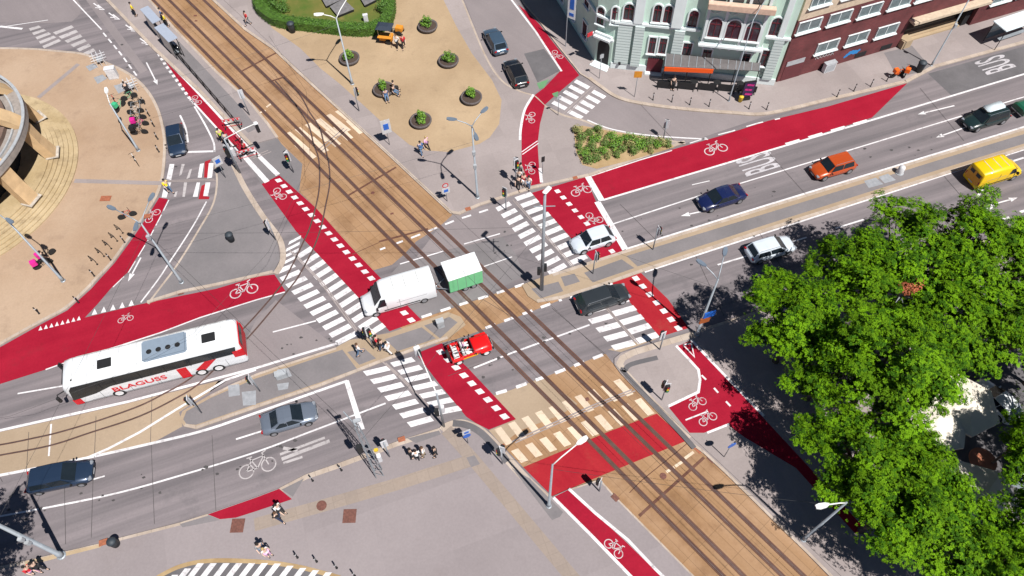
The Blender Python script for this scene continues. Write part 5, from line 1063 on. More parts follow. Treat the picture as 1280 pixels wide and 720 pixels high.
PE_=[(497,60,'walk',-1.9,'cloth_white','cloth_black','hair_brown','person in a white shirt walking away from the vendor cart'),(505,60,'stride',-1.5,'cloth_red','cloth_black','hair_dark','person in a red shirt walking beside the one in white'),
(534,187,'walk',2.4,'cloth_pink','cloth_black','hair_fair','person in a pink top on the lower edge of the sand plaza'),(527,193,'stride',-.9,'cloth_blue','cloth_denim','hair_dark','person in dark blue just below the one in a pink top'),
(213,240,'walk',-.7,'cloth_yellow','cloth_denim','hair_dark','person in a yellow shirt walking over the upper left zebra'),(279,177,'stand',-1.2,'cloth_vest','cloth_black','hair_dark','worker in a bright vest beside the road barriers'),(286,182,'stand',2.,'cloth_grey','cloth_black','hair_dark','worker in grey standing below the one in a bright vest'),
(649,228,'stand',-1.8,'cloth_white','cloth_black','hair_dark','person in white waiting at the top of the right hand zebra'),(655,233,'stand',-1.4,'cloth_red','cloth_white','hair_brown','person in red and white waiting next to the red cycle path'),(648,236,'walk',-1.7,'cloth_black','cloth_black','hair_dark','person in black waiting nearest the zebra kerb'),(661,236,'stand',-2,'cloth_white','cloth_denim','hair_dark','person in white top and jeans at the end of the narrow red path'),(651,220,'stand',.5,'cloth_grey','cloth_black','hair_dark','person in grey at the back of the waiting group'),
(450,443,'walk',.5,'cloth_white','cloth_denim','hair_brown','person in a white shirt stepping onto the median from the zebra'),(464,424,'stride',-.5,'cloth_white','cloth_white','hair_dark','person all in white on the end of the large zebra'),(473,433,'walk',3.0,'cloth_red','cloth_black','hair_dark','person in a red top on the median crossing point'),(479,438,'walk',2.9,'cloth_black','cloth_denim','hair_brown','person in black between the red and the white ones on the median'),(486,441,'stride',2.9,'cloth_white','cloth_white','hair_dark','person in white clothes at the right of the median crossing group'),
(515,572,'stand',.5,'cloth_black','cloth_black','hair_dark','person in black at the left of the group near the orange drain cover'),(522,574,'stand',1.8,'cloth_white','cloth_black','hair_dark','person in white top in the middle of the group near the orange drain cover'),(530,570,'stand',3.3,'cloth_white','cloth_khaki','hair_brown','person in pale clothes facing the group near the orange drain cover'),(545,570,'stand',3.3,'cloth_black','cloth_black','hair_dark','person in black standing a little apart on the lower plaza'),
(352,640,'walk',-.6,'cloth_white','cloth_black','hair_dark','person in a white shirt at the tip of the red wedge'),(351,650,'stride',-.4,'cloth_black','cloth_navy','hair_brown','person in dark clothes just below the white shirt on the tan path'),(330,688,'walk',-.9,'cloth_grey','cloth_denim','hair_dark','person in grey above the striped parking bay'),(337,694,'stand',-.6,'cloth_white','cloth_pink','hair_fair','person in pale clothes above the striped parking bay'),
(46,716,'walk',-.3,'cloth_red','cloth_pink','hair_dark','person in red at the lower left corner'),(54,712,'walk',-.3,'cloth_black','cloth_black','hair_dark','person in black at the lower left corner'),(309,192,'stand',1.,'cloth_red','cloth_black','hair_dark','worker in red inside the barriers'),
(206,27,'stand',.3,'cloth_blue','cloth_black','hair_dark','person in blue waiting beside the tram shelter'),(210,33,'stand',.5,'cloth_yellow','cloth_black','hair_dark','person in yellow waiting beside the tram shelter'),(170,20,'stand',.5,'cloth_yellow','cloth_black','hair_dark','person in yellow at the upper end of the tram shelter'),(311,31,'stride',-2.2,'cloth_red','cloth_grey','hair_dark','person in red walking past the hedge by the tracks')]
for p in PE_: person(*p)
for p in ((62,329,'stand',1.,'cloth_black','cloth_black','hair_dark','courier in black standing by the magenta delivery bicycles'),(163,119,'stand',2.,'cloth_black','cloth_black','hair_dark','person in black at the upper end of the cycle racks'),(840,112,'stand',-1.5,'cloth_black','cloth_black','hair_dark','person in black under the front edge of the canopy')): person(*p)
jpf=jp.matrix_basis
for y_,c_ in ((.35,'cloth_pink'),(-.35,'cloth_white')):
    v=Matrix.Translation(jp.location)@Matrix.Rotation(jp.rotation_euler.z,4,'Z')@Vector((-.42,y_,.33)); person(0,0,'sit',jp.rotation_euler.z,c_,'cloth_white','hair_dark','person in %s at the %s of the red open car'%(('pink','far side seat') if y_>0 else ('white','near side seat')),world=v)
# ================================================================ PLANTERS
random.seed(11)
plain('leaf_bright',(.15,.30,.02),.6,0,.35,2.5); plain('leaf_mid',(.075,.17,.018),.6,0,.35,2.5); plain('leaf_tree',(.112,.235,.004),.7,0,.45,.45,0,.1); plain('leaf_tree_shade',(.035,.10,.003),.7,0,.4,.8,0,.1); plain('leaf_olive',(.16,.20,.05),.7,0,.3,2); plain('leaf_straw',(.35,.30,.12),.8,0,.3,2); plain('leaf_rust',(.30,.08,.03),.8,0,.4,2); plain('bark',(.12,.09,.07),.9,0,.3,4); plain('hedge_leaf',(.055,.12,.012),.6,0,.4,2)  # darker tree leaf: shade of the crown gaps put into the colour
def leaf(bm,c,s,nrm,mi=0):
    t=nrm.orthogonal().normalized(); t=Matrix.Rotation(random.uniform(0,6.3),3,nrm)@t; b_=nrm.cross(t); k=random.uniform(.5,.8)
    f=bm.faces.new([bm.verts.new(c+t*s),bm.verts.new(c+b_*s*k+nrm*s*.18),bm.verts.new(c-t*s),bm.verts.new(c-b_*s*k+nrm*s*.18)]); f.material_index=mi
def rnd(): 
    while 1:
        v=Vector((random.uniform(-1,1),random.uniform(-1,1),random.uniform(-1,1)))
        if .05<v.length<1: return v
def cloud(bm,c,r,n,s,flat=1,mis=(0,),up=.5):
    for i in range(n):
        v=rnd(); v=v.normalized()*(v.length**.45); p=c+Vector((v.x*r,v.y*r,v.z*r*flat)); nn=(v.normalized()+UP*up+rnd()*.7).normalized(); leaf(bm,p,s*random.uniform(.6,1.3),nn,random.choice(mis))
def planter(x,y,label,sc):
    r=1.12; o=empty('planter',W(x,y,ZK),random.uniform(0,6),label,'planter','round stone planters on the sand plaza')
    link('bowl',lathe(B(),[(r*.72,0),(r*.9,.12),(r,.36),(r,.5),(r*.9,.53),(r*.86,.42),(.001,.42)],28),'stone_bowl',o,True); link('soil',lathe(B(),[(r*.85,.43),(r*.4,.47),(.001,.48)],20),'soil',o)
    bm=B(); c=Vector((0,.1,.85))
    for k in range(int(9*sc)):
        v=rnd(); cloud(bm,c+Vector((v.x*.5*sc,v.y*.5*sc,v.z*.35*sc)),.28,55,.085,1,(0,1))
    for k in range(5): cloud(bm,Vector((random.uniform(-.3,.3),random.uniform(-.2,.3),1.1+sc*.4*random.random())),.2,40,.08,1.6,(0,1))
    f=link('plant',bm,['leaf_bright','leaf_mid'],o,keep=True); link('stem',tube(B(),[(0,.1,.45),(.03,.1,.8),(-.03,.12,1.15)],[.04,.03,.015],6),'bark',f); return o
for x,y,s,lb in ((437.5,76,1.0,'round stone planter close behind the double lamp pole'),(480,115,.8,'round stone planter with people sitting on its rim'),(535,36,1.1,'topmost round stone planter, right of the vendor cart'),(561,79,1.1,'round stone planter nearest the grey blue parked car'),(589.5,125,1.1,'round stone planter above the three headed lamp pole'),(526.5,154,1.15,'lowest round stone planter, near the person in pink')): planter(x,y,lb,s)
for (dx,dy,a,sh,tr_,hr,lb) in ((.35,-1.05,-1.3,'cloth_blue','cloth_denim','hair_dark','person in blue sitting on the front of the planter rim'),(1.05,.1,.1,'cloth_white','cloth_black','hair_dark','person in white sitting on the right of the planter rim'),(1.1,-.45,-.3,'cloth_black','cloth_denim','hair_brown','person in black sitting at the planter beside the one in white')):
    v=W(480,115,ZK+.06)+Vector((dx,dy,0)); person(0,0,'sit',a,sh,tr_,hr,lb,world=v)
# ================================================================ BUILDINGS
plain('drum_brown',(.15,.10,.08),.8,0,.3,1); plain('mint_wall',(.52,.67,.58),.8,0,.07,.4); plain('trim_white',(.68,.74,.74),.8,0,.05,1); plain('frame_maroon',(.12,.015,.025),.5); plain('pane_glass',(.03,.035,.045),.08,0,.2,3,0,.7); plain('pane_grey',(.13,.17,.18),.3,0,.25,1.5,0,.5); plain('dark_void',(.01,.01,.012),.8); plain('cream_wall',(.52,.42,.31),.85); plain('peach_trim',(.6,.42,.32),.8); plain('canopy_glass',(.13,.12,.12),.25,0,.1,4,0,.5); plain('sign_orange',(.75,.09,.005),.5,0,.03); plain('awning_white',(.72,.66,.56),.8,0,.06,1); plain('terracotta',(.35,.13,.07),.8); plain('travertine',(.52,.36,.20),.75,0,.15,1.2); plain('metal_roof',(.24,.22,.21),.5,.3,.15,1); plain('door_red',(.11,.025,.03),.5); plain('graffiti_blue',(.02,.2,.5),.7); plain('asphalt_roof',(.14,.13,.13),.9)
def banded(name,c,dark,per,frac,brick=None):
    ma,t,b=_nt(name,.85); N=t.nodes.new; L=t.links.new; g=N('ShaderNodeNewGeometry'); s=N('ShaderNodeSeparateXYZ'); L(g.outputs['Position'],s.inputs[0])
    if brick:
        vr=N('ShaderNodeVectorRotate'); vr.rotation_type='Z_AXIS'; vr.inputs['Angle'].default_value=-brick; L(g.outputs['Position'],vr.inputs['Vector']); s2=N('ShaderNodeSeparateXYZ'); L(vr.outputs[0],s2.inputs[0]); cb=N('ShaderNodeCombineXYZ'); L(s2.outputs[0],cb.inputs[0]); L(s.outputs[2],cb.inputs[1])
        br=N('ShaderNodeTexBrick'); br.inputs['Scale'].default_value=1; br.inputs['Brick Width'].default_value=.25; br.inputs['Row Height'].default_value=.08; br.inputs['Mortar Size'].default_value=.008; br.inputs['Color1'].default_value=rgba(c); br.inputs['Color2'].default_value=rgba([v*.72 for v in c]); br.inputs['Mortar'].default_value=rgba(dark); L(cb.outputs[0],br.inputs['Vector'])
        n=N('ShaderNodeTexNoise'); n.inputs['Scale'].default_value=.6; n.inputs['Detail'].default_value=5; L(g.outputs['Position'],n.inputs['Vector']); r=N('ShaderNodeMapRange'); r.inputs['From Min'].default_value=.3; r.inputs['From Max'].default_value=.7; r.inputs['To Min'].default_value=.75; r.inputs['To Max'].default_value=1.25; L(n.outputs['Fac'],r.inputs['Value'])
        q_=N('ShaderNodeVectorMath'); q_.operation='SCALE'; L(br.outputs['Color'],q_.inputs[0]); L(r.outputs[0],q_.inputs['Scale']); L(q_.outputs[0],b.inputs['Base Color'])
    else:
        m1=N('ShaderNodeMath'); m1.operation='DIVIDE'; m1.inputs[1].default_value=per; L(s.outputs[2],m1.inputs[0]); m2=N('ShaderNodeMath'); m2.operation='FRACT'; L(m1.outputs[0],m2.inputs[0]); m3=N('ShaderNodeMath'); m3.operation='LESS_THAN'; m3.inputs[1].default_value=frac; L(m2.outputs[0],m3.inputs[0])
        x=N('ShaderNodeMix'); x.data_type='RGBA'; x.inputs[6].default_value=rgba(c); x.inputs[7].default_value=rgba(dark); L(m3.outputs[0],x.inputs[0]); L(x.outputs[2],b.inputs['Base Color'])
    M[name]=ma
banded('rusticated',(.56,.64,.62),(.22,.28,.28),.34,.17)
class Face:
    """a vertical facade through two ground pixels; u along it, v out of it"""
    def __init__(s,A,Bp,z0=ZK,w=False):
        s.a=Vector(A) if w else W(*A,z0); s.b=Vector(Bp) if w else W(*Bp,z0); s.a.z=s.b.z=0; s.L=(s.b-s.a).length; s.u=(s.b-s.a)/s.L; s.n=Vector((s.u.y,-s.u.x,0)); s.ang=math.atan2(s.u.y,s.u.x)
    def uz(s,px,py,off=0):
        v=_d*F+CR*(px-640)+CU*(360-py); O=Vector((0,0,HC)); a=s.a+s.n*off; t=((a-O).dot(s.n))/v.dot(s.n); P=O+v*t; return (P-s.a).dot(s.u),P.z
    def P(s,u,z,o=0): p=s.a+s.u*u+s.n*o; p.z=z; return p
    def box(s,bm,u0,u1,z0,z1,o0,o1,bev=0): c=s.P((u0+u1)/2,(z0+z1)/2,(o0+o1)/2); return box(bm,c,(abs(u1-u0),abs(o1-o0),abs(z1-z0)),s.ang,bev)
def arch_outline(u0,u1,z0,z1,arch=True,n=8):
    if not arch: return [(u0,z0),(u1,z0),(u1,z1),(u0,z1)]
    r=(u1-u0)/2; c=(u0+u1)/2; zc=z1-r
    return [(u0,z0),(u1,z0)]+[(c+r*math.cos(PI*k/n),zc+r*math.sin(PI*k/n)) for k in range(n+1)]
def extr(bm,f,pts,o0,o1):
    a=[bm.verts.new(f.P(u,z,o0)) for u,z in pts]; b_=[bm.verts.new(f.P(u,z,o1)) for u,z in pts]; n=len(pts); bm.faces.new(b_); bm.faces.new(a[::-1])
    for i in range(n): bm.faces.new((a[i],a[(i+1)%n],b_[(i+1)%n],b_[i]))
def window(f,root,u0,u1,z0,z1,arch=True,off=0,frame='frame_maroon',pane='pane_glass',trim='trim_white',div=2,sill=True,cross=True,w_=.14):
    w_=w_; T=lambda k: arch_outline(u0-k,u1+k,z0-(k*.3),z1+k,arch)
    # surround with a real opening in front of the wall: ring
    bm=B(); O_=T(w_); I_=arch_outline(u0,u1,z0,z1,arch); n=len(O_); ro=[[bm.verts.new(f.P(u,z,off+o)) for u,z in ps] for o,ps in ((.0,O_),(.14,O_),(.14,I_),(.02,I_))]
    for a,b_ in zip(ro[:-1],ro[1:]):
        for i in range(n): bm.faces.new((a[i],a[(i+1)%n],b_[(i+1)%n],b_[i]))
    wn=link('window',bm,trim,root)
    bm=B(); extr(bm,f,I_,off-.0,off+.03); link('pane',bm,pane,wn)
    bm=B(); 
    for k in range(1,div): uu=u0+(u1-u0)*k/div; f.box(bm,uu-.035,uu+.035,z0,z1-(.02 if not arch else (u1-u0)*.03),off+.02,off+.075)
    zc=z0+(z1-z0)*.68
    if cross: f.box(bm,u0,u1,zc-.04,zc+.04,off+.02,off+.08)
    f.box(bm,u0,u0+.07,z0,z1-((u1-u0)/2 if arch else 0),off+.02,off+.078); f.box(bm,u1-.07,u1,z0,z1-((u1-u0)/2 if arch else 0),off+.02,off+.078); f.box(bm,u0,u1,z0,z0+.07,off+.02,off+.082)
    link('frame',bm,frame,wn)
    if sill: bm=B(); f.box(bm,u0-.2,u1+.2,z0-.16,z0-.04,off,off+.28,.02); link('sill',bm,trim,wn)
    return wn
# ---- green corner building
gb=empty('green_building',(0,0,0),0,'pale green corner building with arched maroon windows and white ornament','building')
FM=Face((762,84),(967,106)); FC=Face((743,76),(762,84)); pw=W(743,76,ZK); pk=W(688,-12,ZK); dW=(pk-pw).normalized(); HB=16.5
back=[FM.b+(-FM.n)*17, pw+dW*20]
foot=[(pw.x,pw.y),(FM.a.x,FM.a.y),(FM.b.x,FM.b.y),(back[0].x,back[0].y),(back[1].x,back[1].y)]
bm=B(); prism(bm,foot,ZK,HB); link('wall',bm,'mint_wall',gb); bm=B(); c0=Vector((sum(p[0] for p in foot)/5,sum(p[1] for p in foot)/5,0)); prism(bm,[tuple((Vector((p[0],p[1],0))-c0)*1.03+c0)[:2] for p in foot],HB,HB+.35); link('roof',bm,'metal_roof',gb)
FWst=Face(tuple(W(743,76,ZK)+dW*19),tuple(pw),w=True)
def wpx(f,x0,x1,y0,y1,arch=True,off=0,**k):
    xc=(x0+x1)/2; yc=(y0+y1)/2; u0,_=f.uz(x0,yc,off); u1,_=f.uz(x1,yc,off); _,z1=f.uz(xc,y0,off); _,z0=f.uz(xc,y1,off); return window(f,gb,u0,u1,z0,z1,arch,off,**k)
for x0,x1,y0,y1 in ((765,772.5,8,29),(780,792.5,4,24.5),(817,827,5,27),(830,840,6,28),(861,872.5,12,33),(963,977,21,44)): wpx(FM,x0,x1,y0,y1)
wpx(FC,747,756,8,30)
BO=.75
for x0,x1,y0,y1 in ((886,902,22,46),(908,926,24,48),(932,950,27,51)): wpx(FM,x0,x1,y0,y1,True,BO,div=2)
for x0,x1,y0,y1 in ((811,819.5,46,66),(824,833,47,66.5),(853,864,53,72),(878,889,61,75),(926,937,66,81),(951,963,62,82)): wpx(FM,x0,x1,y0,y1,False)
u,z=FM.uz(878,40,BO); u2,_=FM.uz(957,45,BO); _,zb=FM.uz(915,57,BO)
bm=B(); FM.box(bm,u,u2,zb,HB-.3,0,BO-.01); link('bay',bm,'mint_wall',gb)
bm=B(); FM.box(bm,u-.15,u2+.15,zb-.25,zb,0,BO+.35,.03); link('balcony_slab',bm,'trim_white',gb)
for k in range(7): bm=B(); uu=u+(u2-u)*(k+.5)/7; FM.box(bm,uu-.11,uu+.11,zb-.85,zb-.24,0,.55,.04); link('bracket',bm,'trim_white',gb)
bm=B(); FM.box(bm,u-.05,u2+.05,zb,zb+.14,BO,BO+.12); link('bay_base_moulding',bm,'trim_white',gb)
for px_ in (881,904,928.5,953):
    uu,_=FM.uz(px_,38,BO); bm=B(); FM.box(bm,uu-.14,uu+.14,zb+.14,HB-.4,BO,BO+.12,.02); link('pilaster',bm,'trim_white',gb)
_,zp=FM.uz(920,8,BO); bm=B(); FM.box(bm,u-.1,u2+.1,zp-.12,zp+.5,BO+.12,BO+.75,.03); link('upper_balcony',bm,'peach_trim',gb)
for px_ in (895,917,941):
    uu,_=FM.uz(px_,12,BO); bm=B(); FM.box(bm,uu-.75,uu+.75,zp+.5,zp+2.3,BO,BO+.03); link('upper_window',bm,'pane_glass',gb)
    # scrolled ornament over each arch
    bm=B(); zz=zp-.55
    for s in (1,-1): tube(bm,[FM.P(uu+s*(.06+.5*math.sin(t*.5)),zz-.35*t/6*2+.35,BO+.08) for t in range(7)],.05,5)
    link('ornament',bm,'trim_white',gb)
# string course, plinth, piers
_,zs=FM.uz(800,29,0); bm=B(); FM.box(bm,-.05,u-.15,zs-.16,zs+.12,0,.3,.03); link('string_course',bm,'trim_white',gb); bm=B(); FM.box(bm,u2+.15,FM.L+.05,zs-.16,zs+.12,0,.3,.03); link('string_course',bm,'trim_white',gb)
bm=B(); FC.box(bm,-.1,FC.L,zs-.16,zs+.12,0,.3,.03); link('string_course',bm,'trim_white',gb); bm=B(); FWst.box(bm,0,FWst.L,zs-.16,zs+.12,0,.25,.03); link('string_course',bm,'trim_white',gb)
bm=B(); FM.box(bm,.05,FM.L,ZK,.9,0,.14,.02); link('plinth',bm,'trim_white',gb)
def pier(p0,p1,z0,z1,o,mat='rusticated',nm='rusticated_pier',py=50):
    a,_=FM.uz(p0,py,0); b_,_=FM.uz(p1,py,0); bm=B(); FM.box(bm,a,b_,z0,z1,0,o,.02); link(nm,bm,mat,gb)
pier(770,788,.9,zs-.16,.22,py=55); pier(791,803,.9,zs-.16,.42,py=55); pier(840,853,.9,zs-.16,.45,py=55); pier(966,979,.9,zs-.16,.3,py=55)
pier(794,806,zs+.12,HB-.4,.35,'trim_white','pilaster',12); pier(842,856,zs+.12,HB-.4,.42,'trim_white','pilaster',14); pier(980,988,zs+.12,HB-.4,.25,'trim_white','pilaster',20)
# doors
u0,_=FM.uz(809,78); u1,_=FM.uz(828,80); bm=B(); FM.box(bm,u0,u1,ZK+.14,2.0,.14,.17); d_=link('door',bm,'frame_maroon',gb); bm=B()
for k in range(7): uu=u0+.15+(u1-u0-.3)*k/6; tube(bm,[FM.P(uu,1.95,.2),FM.P(uu,2.5,.2)],.02,5)
link('iron_grille',bm,'iron',d_); bm=B(); FM.box(bm,u0-.1,u1+.1,ZK,ZK+.15,.14,.6); link('door_step',bm,'trim_white',gb)
bm=B(); pts=arch_outline(.25,FC.L-.25,ZK+.2,3.2,True); extr(bm,FC,pts,0,.03); link('entrance',bm,'dark_void',gb); bm=B(); FC.box(bm,0,FC.L,ZK,ZK+.16,0,.55); FC.box(bm,-.1,FC.L+.1,ZK,ZK+.08,.55,.9); link('entrance_steps',bm,'trim_white',gb)
bm=B(); FC.box(bm,-.3,FC.L+.3,3.5,4.3,0,.85,.3); link('oriel_base',bm,'trim_white',gb); bm=B(); FC.box(bm,-.2,FC.L+.2,zs+.12,HB-.5,0,.02); link('oriel_wall',bm,'mint_wall',gb)
# shaded street side windows
for k in range(5):
    for j,(za,zb_) in enumerate(((1.2,3.0),(5.0,7.2),(9.0,11.0),(12.6,14.4))): window(FWst,gb,2.0+k*3.4,3.1+k*3.4,za,zb_,j==1)
# flower boxes / flags
bm=B(); tube(bm,[FC.P(-.1,3.3,.3),FC.P(-.7,4.0,1.3)],.025,5); link('flag_pole',bm,'pole_grey',gb); link('flag',box(B(),FC.P(-.3,4.1,1.0),(.7,.06,.45),.6),'cloth_red',gb)
link('wall_lamp',box(B(),FM.P(1.0,1.0,.3),(.2,.2,.3)),'iron',gb)
# ---- canopy and terrace
cn=empty('terrace_canopy',FM.P(9.5,ZK,0),FM.ang,'long dark glass canopy with an orange sign strip before the green building','canopy'); zc=2.75
a=W(831,83,zc); b_=W(949,88.5,zc); f1=FM.P((a-FM.a).dot(FM.u),zc+.35,.5); f2=FM.P((b_-FM.a).dot(FM.u),zc+.35,.5)
inv=(Matrix.Translation(cn.location)@Matrix.Rotation(FM.ang,4,'Z')).inverted()
def qslab(P,t): 
    bm=B(); lo=[bm.verts.new(inv@(p-UP*t)) for p in P]; hi=[bm.verts.new(inv@p) for p in P]; bm.faces.new(hi); bm.faces.new(lo[::-1])
    for i in range(4): bm.faces.new((lo[i],lo[(i+1)%4],hi[(i+1)%4],hi[i]))
    return bm
link('glass_roof',qslab([a,b_,f2,f1],.06),'canopy_glass',cn)
for k in range(13):
    t=k/12; p=a.lerp(b_,t); q_=f1.lerp(f2,t); link('rib',tube(B(),[inv@(p+UP*.03),inv@(q_+UP*.03)],.035,5),'pole_grey',cn)
e=a.lerp(b_,.52); dn=UP*-.5; link('sign_strip',qslab([a+FM.n*.06,e+FM.n*.06,e+FM.n*.14,a+FM.n*.14],.5),'sign_orange',cn)
for k in range(5): p=a.lerp(b_,k/4); link('post',tube(B(),[inv@Vector((p.x,p.y,ZK)),inv@p],.05,8),'iron',cn)
for k in range(4):
    p=a.lerp(b_,.1+k*.25); c_=Vector((p.x,p.y,ZK))-FM.n*.2; t_=empty('cafe_table',c_,k*.5,['cafe table under the orange sign strip, nearest the door','second cafe table under the orange sign strip','third cafe table, just past the end of the orange strip','last cafe table at the far end of the canopy'][k],'table','cafe tables under the canopy'); link('top',lathe(B(),[(.4,.72),(.4,.75)],16),'iron',t_); link('leg',lathe(B(),[(.2,0),(.04,.05),(.04,.72)],10),'iron',t_)
for k in range(5):
    p=a.lerp(b_,.05+k*.22)+FM.n*.35; o=empty('terrace_fence',(p.x,p.y,ZK),FM.ang+.0,'black terrace screen %s under the canopy edge'%['closest to the door','second from the door','in the middle','fourth from the door','farthest from the door'][k],'screen','terrace screens'); link('panel',box(B(),(0,0,.55),(1.9,.05,.8),bev=.01),'iron',o); link('foot',box(box(B(),(-.8,0,.04),(.06,.5,.08)),(.8,0,.04),(.06,.5,.08)),'iron',o)
# ---- red brick building
FB=Face((969,103),(1285,10)); banded('brick_red',(.155,.032,.035),(.10,.05,.05),.1,.1,brick=FB.ang)
rb_=empty('brick_building',(0,0,0),0,'dark red brick building with rows of wide white framed windows','building'); HBr=7.7
def blk(u0,u1,z0,z1,o0,mat,nm,dep=14): bm=B(); FB.box(bm,u0,u1,z0,z1,o0,o0-dep); return link(nm,bm,mat,rb_)
uL=.15; uE0=FB.uz(1121,59)[0]; uE1=FB.uz(1211,32)[0]
blk(uL,uE0,ZK,HBr,0,'brick_red','wall'); blk(uE1,50,ZK,HBr,0,'brick_red','wall'); blk(uE0,uE1,3.75,HBr,0,'brick_red','wall'); blk(uE0,uE1,ZK,3.75,-3.0,'dark_void','entrance_wall',11)
blk(uL,50,HBr,15,0.02,'cream_wall','upper_wall'); blk(uL-.0,50,15,15.3,.3,'metal_roof','roof'); blk(uE0-.2,uE1+.2,3.45,3.75,.9,'cream_wall','entrance_canopy',1.0)
for i in range(4): blk(uE0+.3,uE1-1.2,ZK,ZK+.17*(i+1),-.2-.38*i,'stone_tan','entrance_step',2.5-.38*i)
blk(uE1-1.0,uE1-.3,ZK,3.45,-.3,'dark_void','entrance_pillar',.7); blk(uE0+.0,uE0+1.2,ZK,1.1,.6,'stone_tan','entrance_plinth',1.8)
def bwin(u0,z0,w_=2.55,h_=1.25): return window(FB,rb_,u0,u0+w_,z0,z0+h_,False,0,'trim_white','pane_grey','trim_white',2,True,False,.05)
for x,y in ((995,42),(1033,32),(1071,22.5),(1109,12)): u,z=FB.uz(x,y); bwin(u,z)
for x,y in ((1018,67.5),(1055.5,57),(1092.5,47.5)): u,z=FB.uz(x,y); bwin(u,z)
for k in range(3): bwin(FB.uz(1109,12)[0]+3.35*(k+1),FB.uz(1109,12)[1])
for k in range(6): bwin(uE1+1.5+k*3.4,5.9); bwin(uE1+1.5+k*3.4,2.4)
for k in range(12): window(FB,rb_,.9+k*3.6,3.2+k*3.6,9.0,10.6,False,.02,'trim_white','pane_grey','trim_white',3,True,False,.05)
bm=B(); FB.box(bm,.55,2.9,ZK,2.65,0,.04); dd=link('garage_door',bm,'door_red',rb_); bm=B(); FB.box(bm,.65,2.8,2.0,2.6,.04,.06); link('door_light',bm,'cabinet_grey',dd)
for x0,x1,y in ((1029,1044,77),(1068,1073,71),(1100,1110,62)): 
    u,z=FB.uz(x0,y); bm=B(); FB.box(bm,u,u+1.4,ZK+.15,ZK+.75,0,.03); link('cellar_window',bm,'dark_void',rb_)
u,z=FB.uz(1065,66); bm=B()
for (du,dz,rr) in ((-.6,-.15,.22),(-.3,.05,.26),(0,.1,.25),(.3,.0,.28),(.6,-.05,.24),(.85,.1,.16),(-.8,-.3,.15)): tube(bm,[FB.P(u+du,z+dz,.0),FB.P(u+du,z+dz,.012+abs(du)*.004)],rr,14)
link('graffiti',bm,'graffiti_blue',rb_)
u,z=FB.uz(1020,72); 
for k in range(6):
    bm=B(); uu=u+k*.38; tube(bm,[FB.P(uu,z-.25,.02),FB.P(uu+.05,z+.25,.02),FB.P(uu+.25,z+.12,.02),FB.P(uu+.1,z,.02),FB.P(uu+.28,z-.22,.02)],.025,4); link('graffiti_scrawl',bm,'trim_white',rb_)
o=empty('street_cabinet',FB.P(6.1,ZK,.5),FB.ang,'pale grey cabinet against the brick wall below the graffiti','cabinet'); link('body',box(B(),(0,0,.55),(1.3,.5,1.1),bev=.02),'signal_back',o); link('lid',box(B(),(0,0,1.12),(1.36,.56,.05)),'cabinet_grey',o); link('door',box(B(),(0,-.255,.55),(1.1,.02,.9)),'cabinet_grey',o)
plain('stone_grey',(.27,.24,.22),.8,0,.2,2); plain('pale_base',(.42,.38,.33),.8,0,.3,3)
# ---- round travertine hall at the left
rc=Vector((-55.0,49.6,0)); rh=empty('round_hall',(rc.x,rc.y,ZK),0,'round hall with tan slanted piers, ring gallery and curved stone steps','building')
for i in range(7):
    R0=12.62-i*.40; prof=[(R0-.42,i*.12),(R0,i*.12),(R0,i*.12+.12),(R0-.44,i*.12+.121)] if i<6 else [(.001,.72),(R0,.72),(R0,.84),(.001,.84)]
    bm=B(); lathe(bm,prof,96,ring=i<6); link('step',bm,'step_stone',rh)
bm=B(); lathe(bm,[(7.6,.84),(7.6,5.3)],64); link('glass_drum',bm,'dark_void',rh)
RG=10.4
bm=B(); lathe(bm,[(7.4,4.75),(RG,4.75),(RG,5.5),(RG-.16,5.5),(RG-.16,5.05),(7.4,5.05)],96,ring=True); link('ring_gallery',bm,'shelter_roof' if 0 else 'stone_grey',rh)
bm=B(); lathe(bm,[(RG-.18,5.505),(RG+.05,5.505),(RG+.05,5.6),(RG-.22,5.6),(RG-.22,5.505)],96,ring=True); link('parapet_rail',bm,'cabinet_grey',rh)
bm=B(); lathe(bm,[(9.2,5.06),(9.35,5.06),(9.35,5.22),(9.2,5.22)],96,ring=True); link('gallery_kerb',bm,'cabinet_grey',rh); bm=B(); lathe(bm,[(8.7,5.0),(8.7,5.5),(7.6,5.6),(7.4,7.4),(.01,8.0)],64); link('upper_drum',bm,'drum_brown',rh)
a1=math.atan2(*(W(60,192,1)-rc).yx); a2=math.atan2(*(W(30,248,1)-rc).yx); da=a1-a2
N_=max(8,round(2*PI/abs(da))); 
for k in range(N_):
    a_=a1+k*2*PI/N_; e_=Vector((math.cos(a_),math.sin(a_),0)); t_=Vector((-e_.y,e_.x,0)); 
    bm=B(); 
    def sq(r,z,w1,w2): c_=e_*r; return [c_-e_*w1-t_*w2+UP*z,c_+e_*w1-t_*w2+UP*z,c_+e_*w1+t_*w2+UP*z,c_-e_*w1+t_*w2+UP*z]
    grid_loft(bm,[sq(10.45,.84,.5,.66),sq(10.0,2.8,.45,.66),sq(9.7,4.75,.5,.66)]); link('pier',bm,'travertine',rh)
    bm=B(); grid_loft(bm,[sq(10.6,.845,.6,.8),sq(10.6,.93,.58,.78)]); link('pier_base',bm,'pale_base',rh)
    bm=B(); grid_loft(bm,[sq(9.75,5.06,.35,.75),sq(8.9,6.0,.5,.75),sq(6.6,7.9,.8,.75),sq(4.5,8.8,.5,.75)]); link('roof_fin',bm,'travertine',rh)
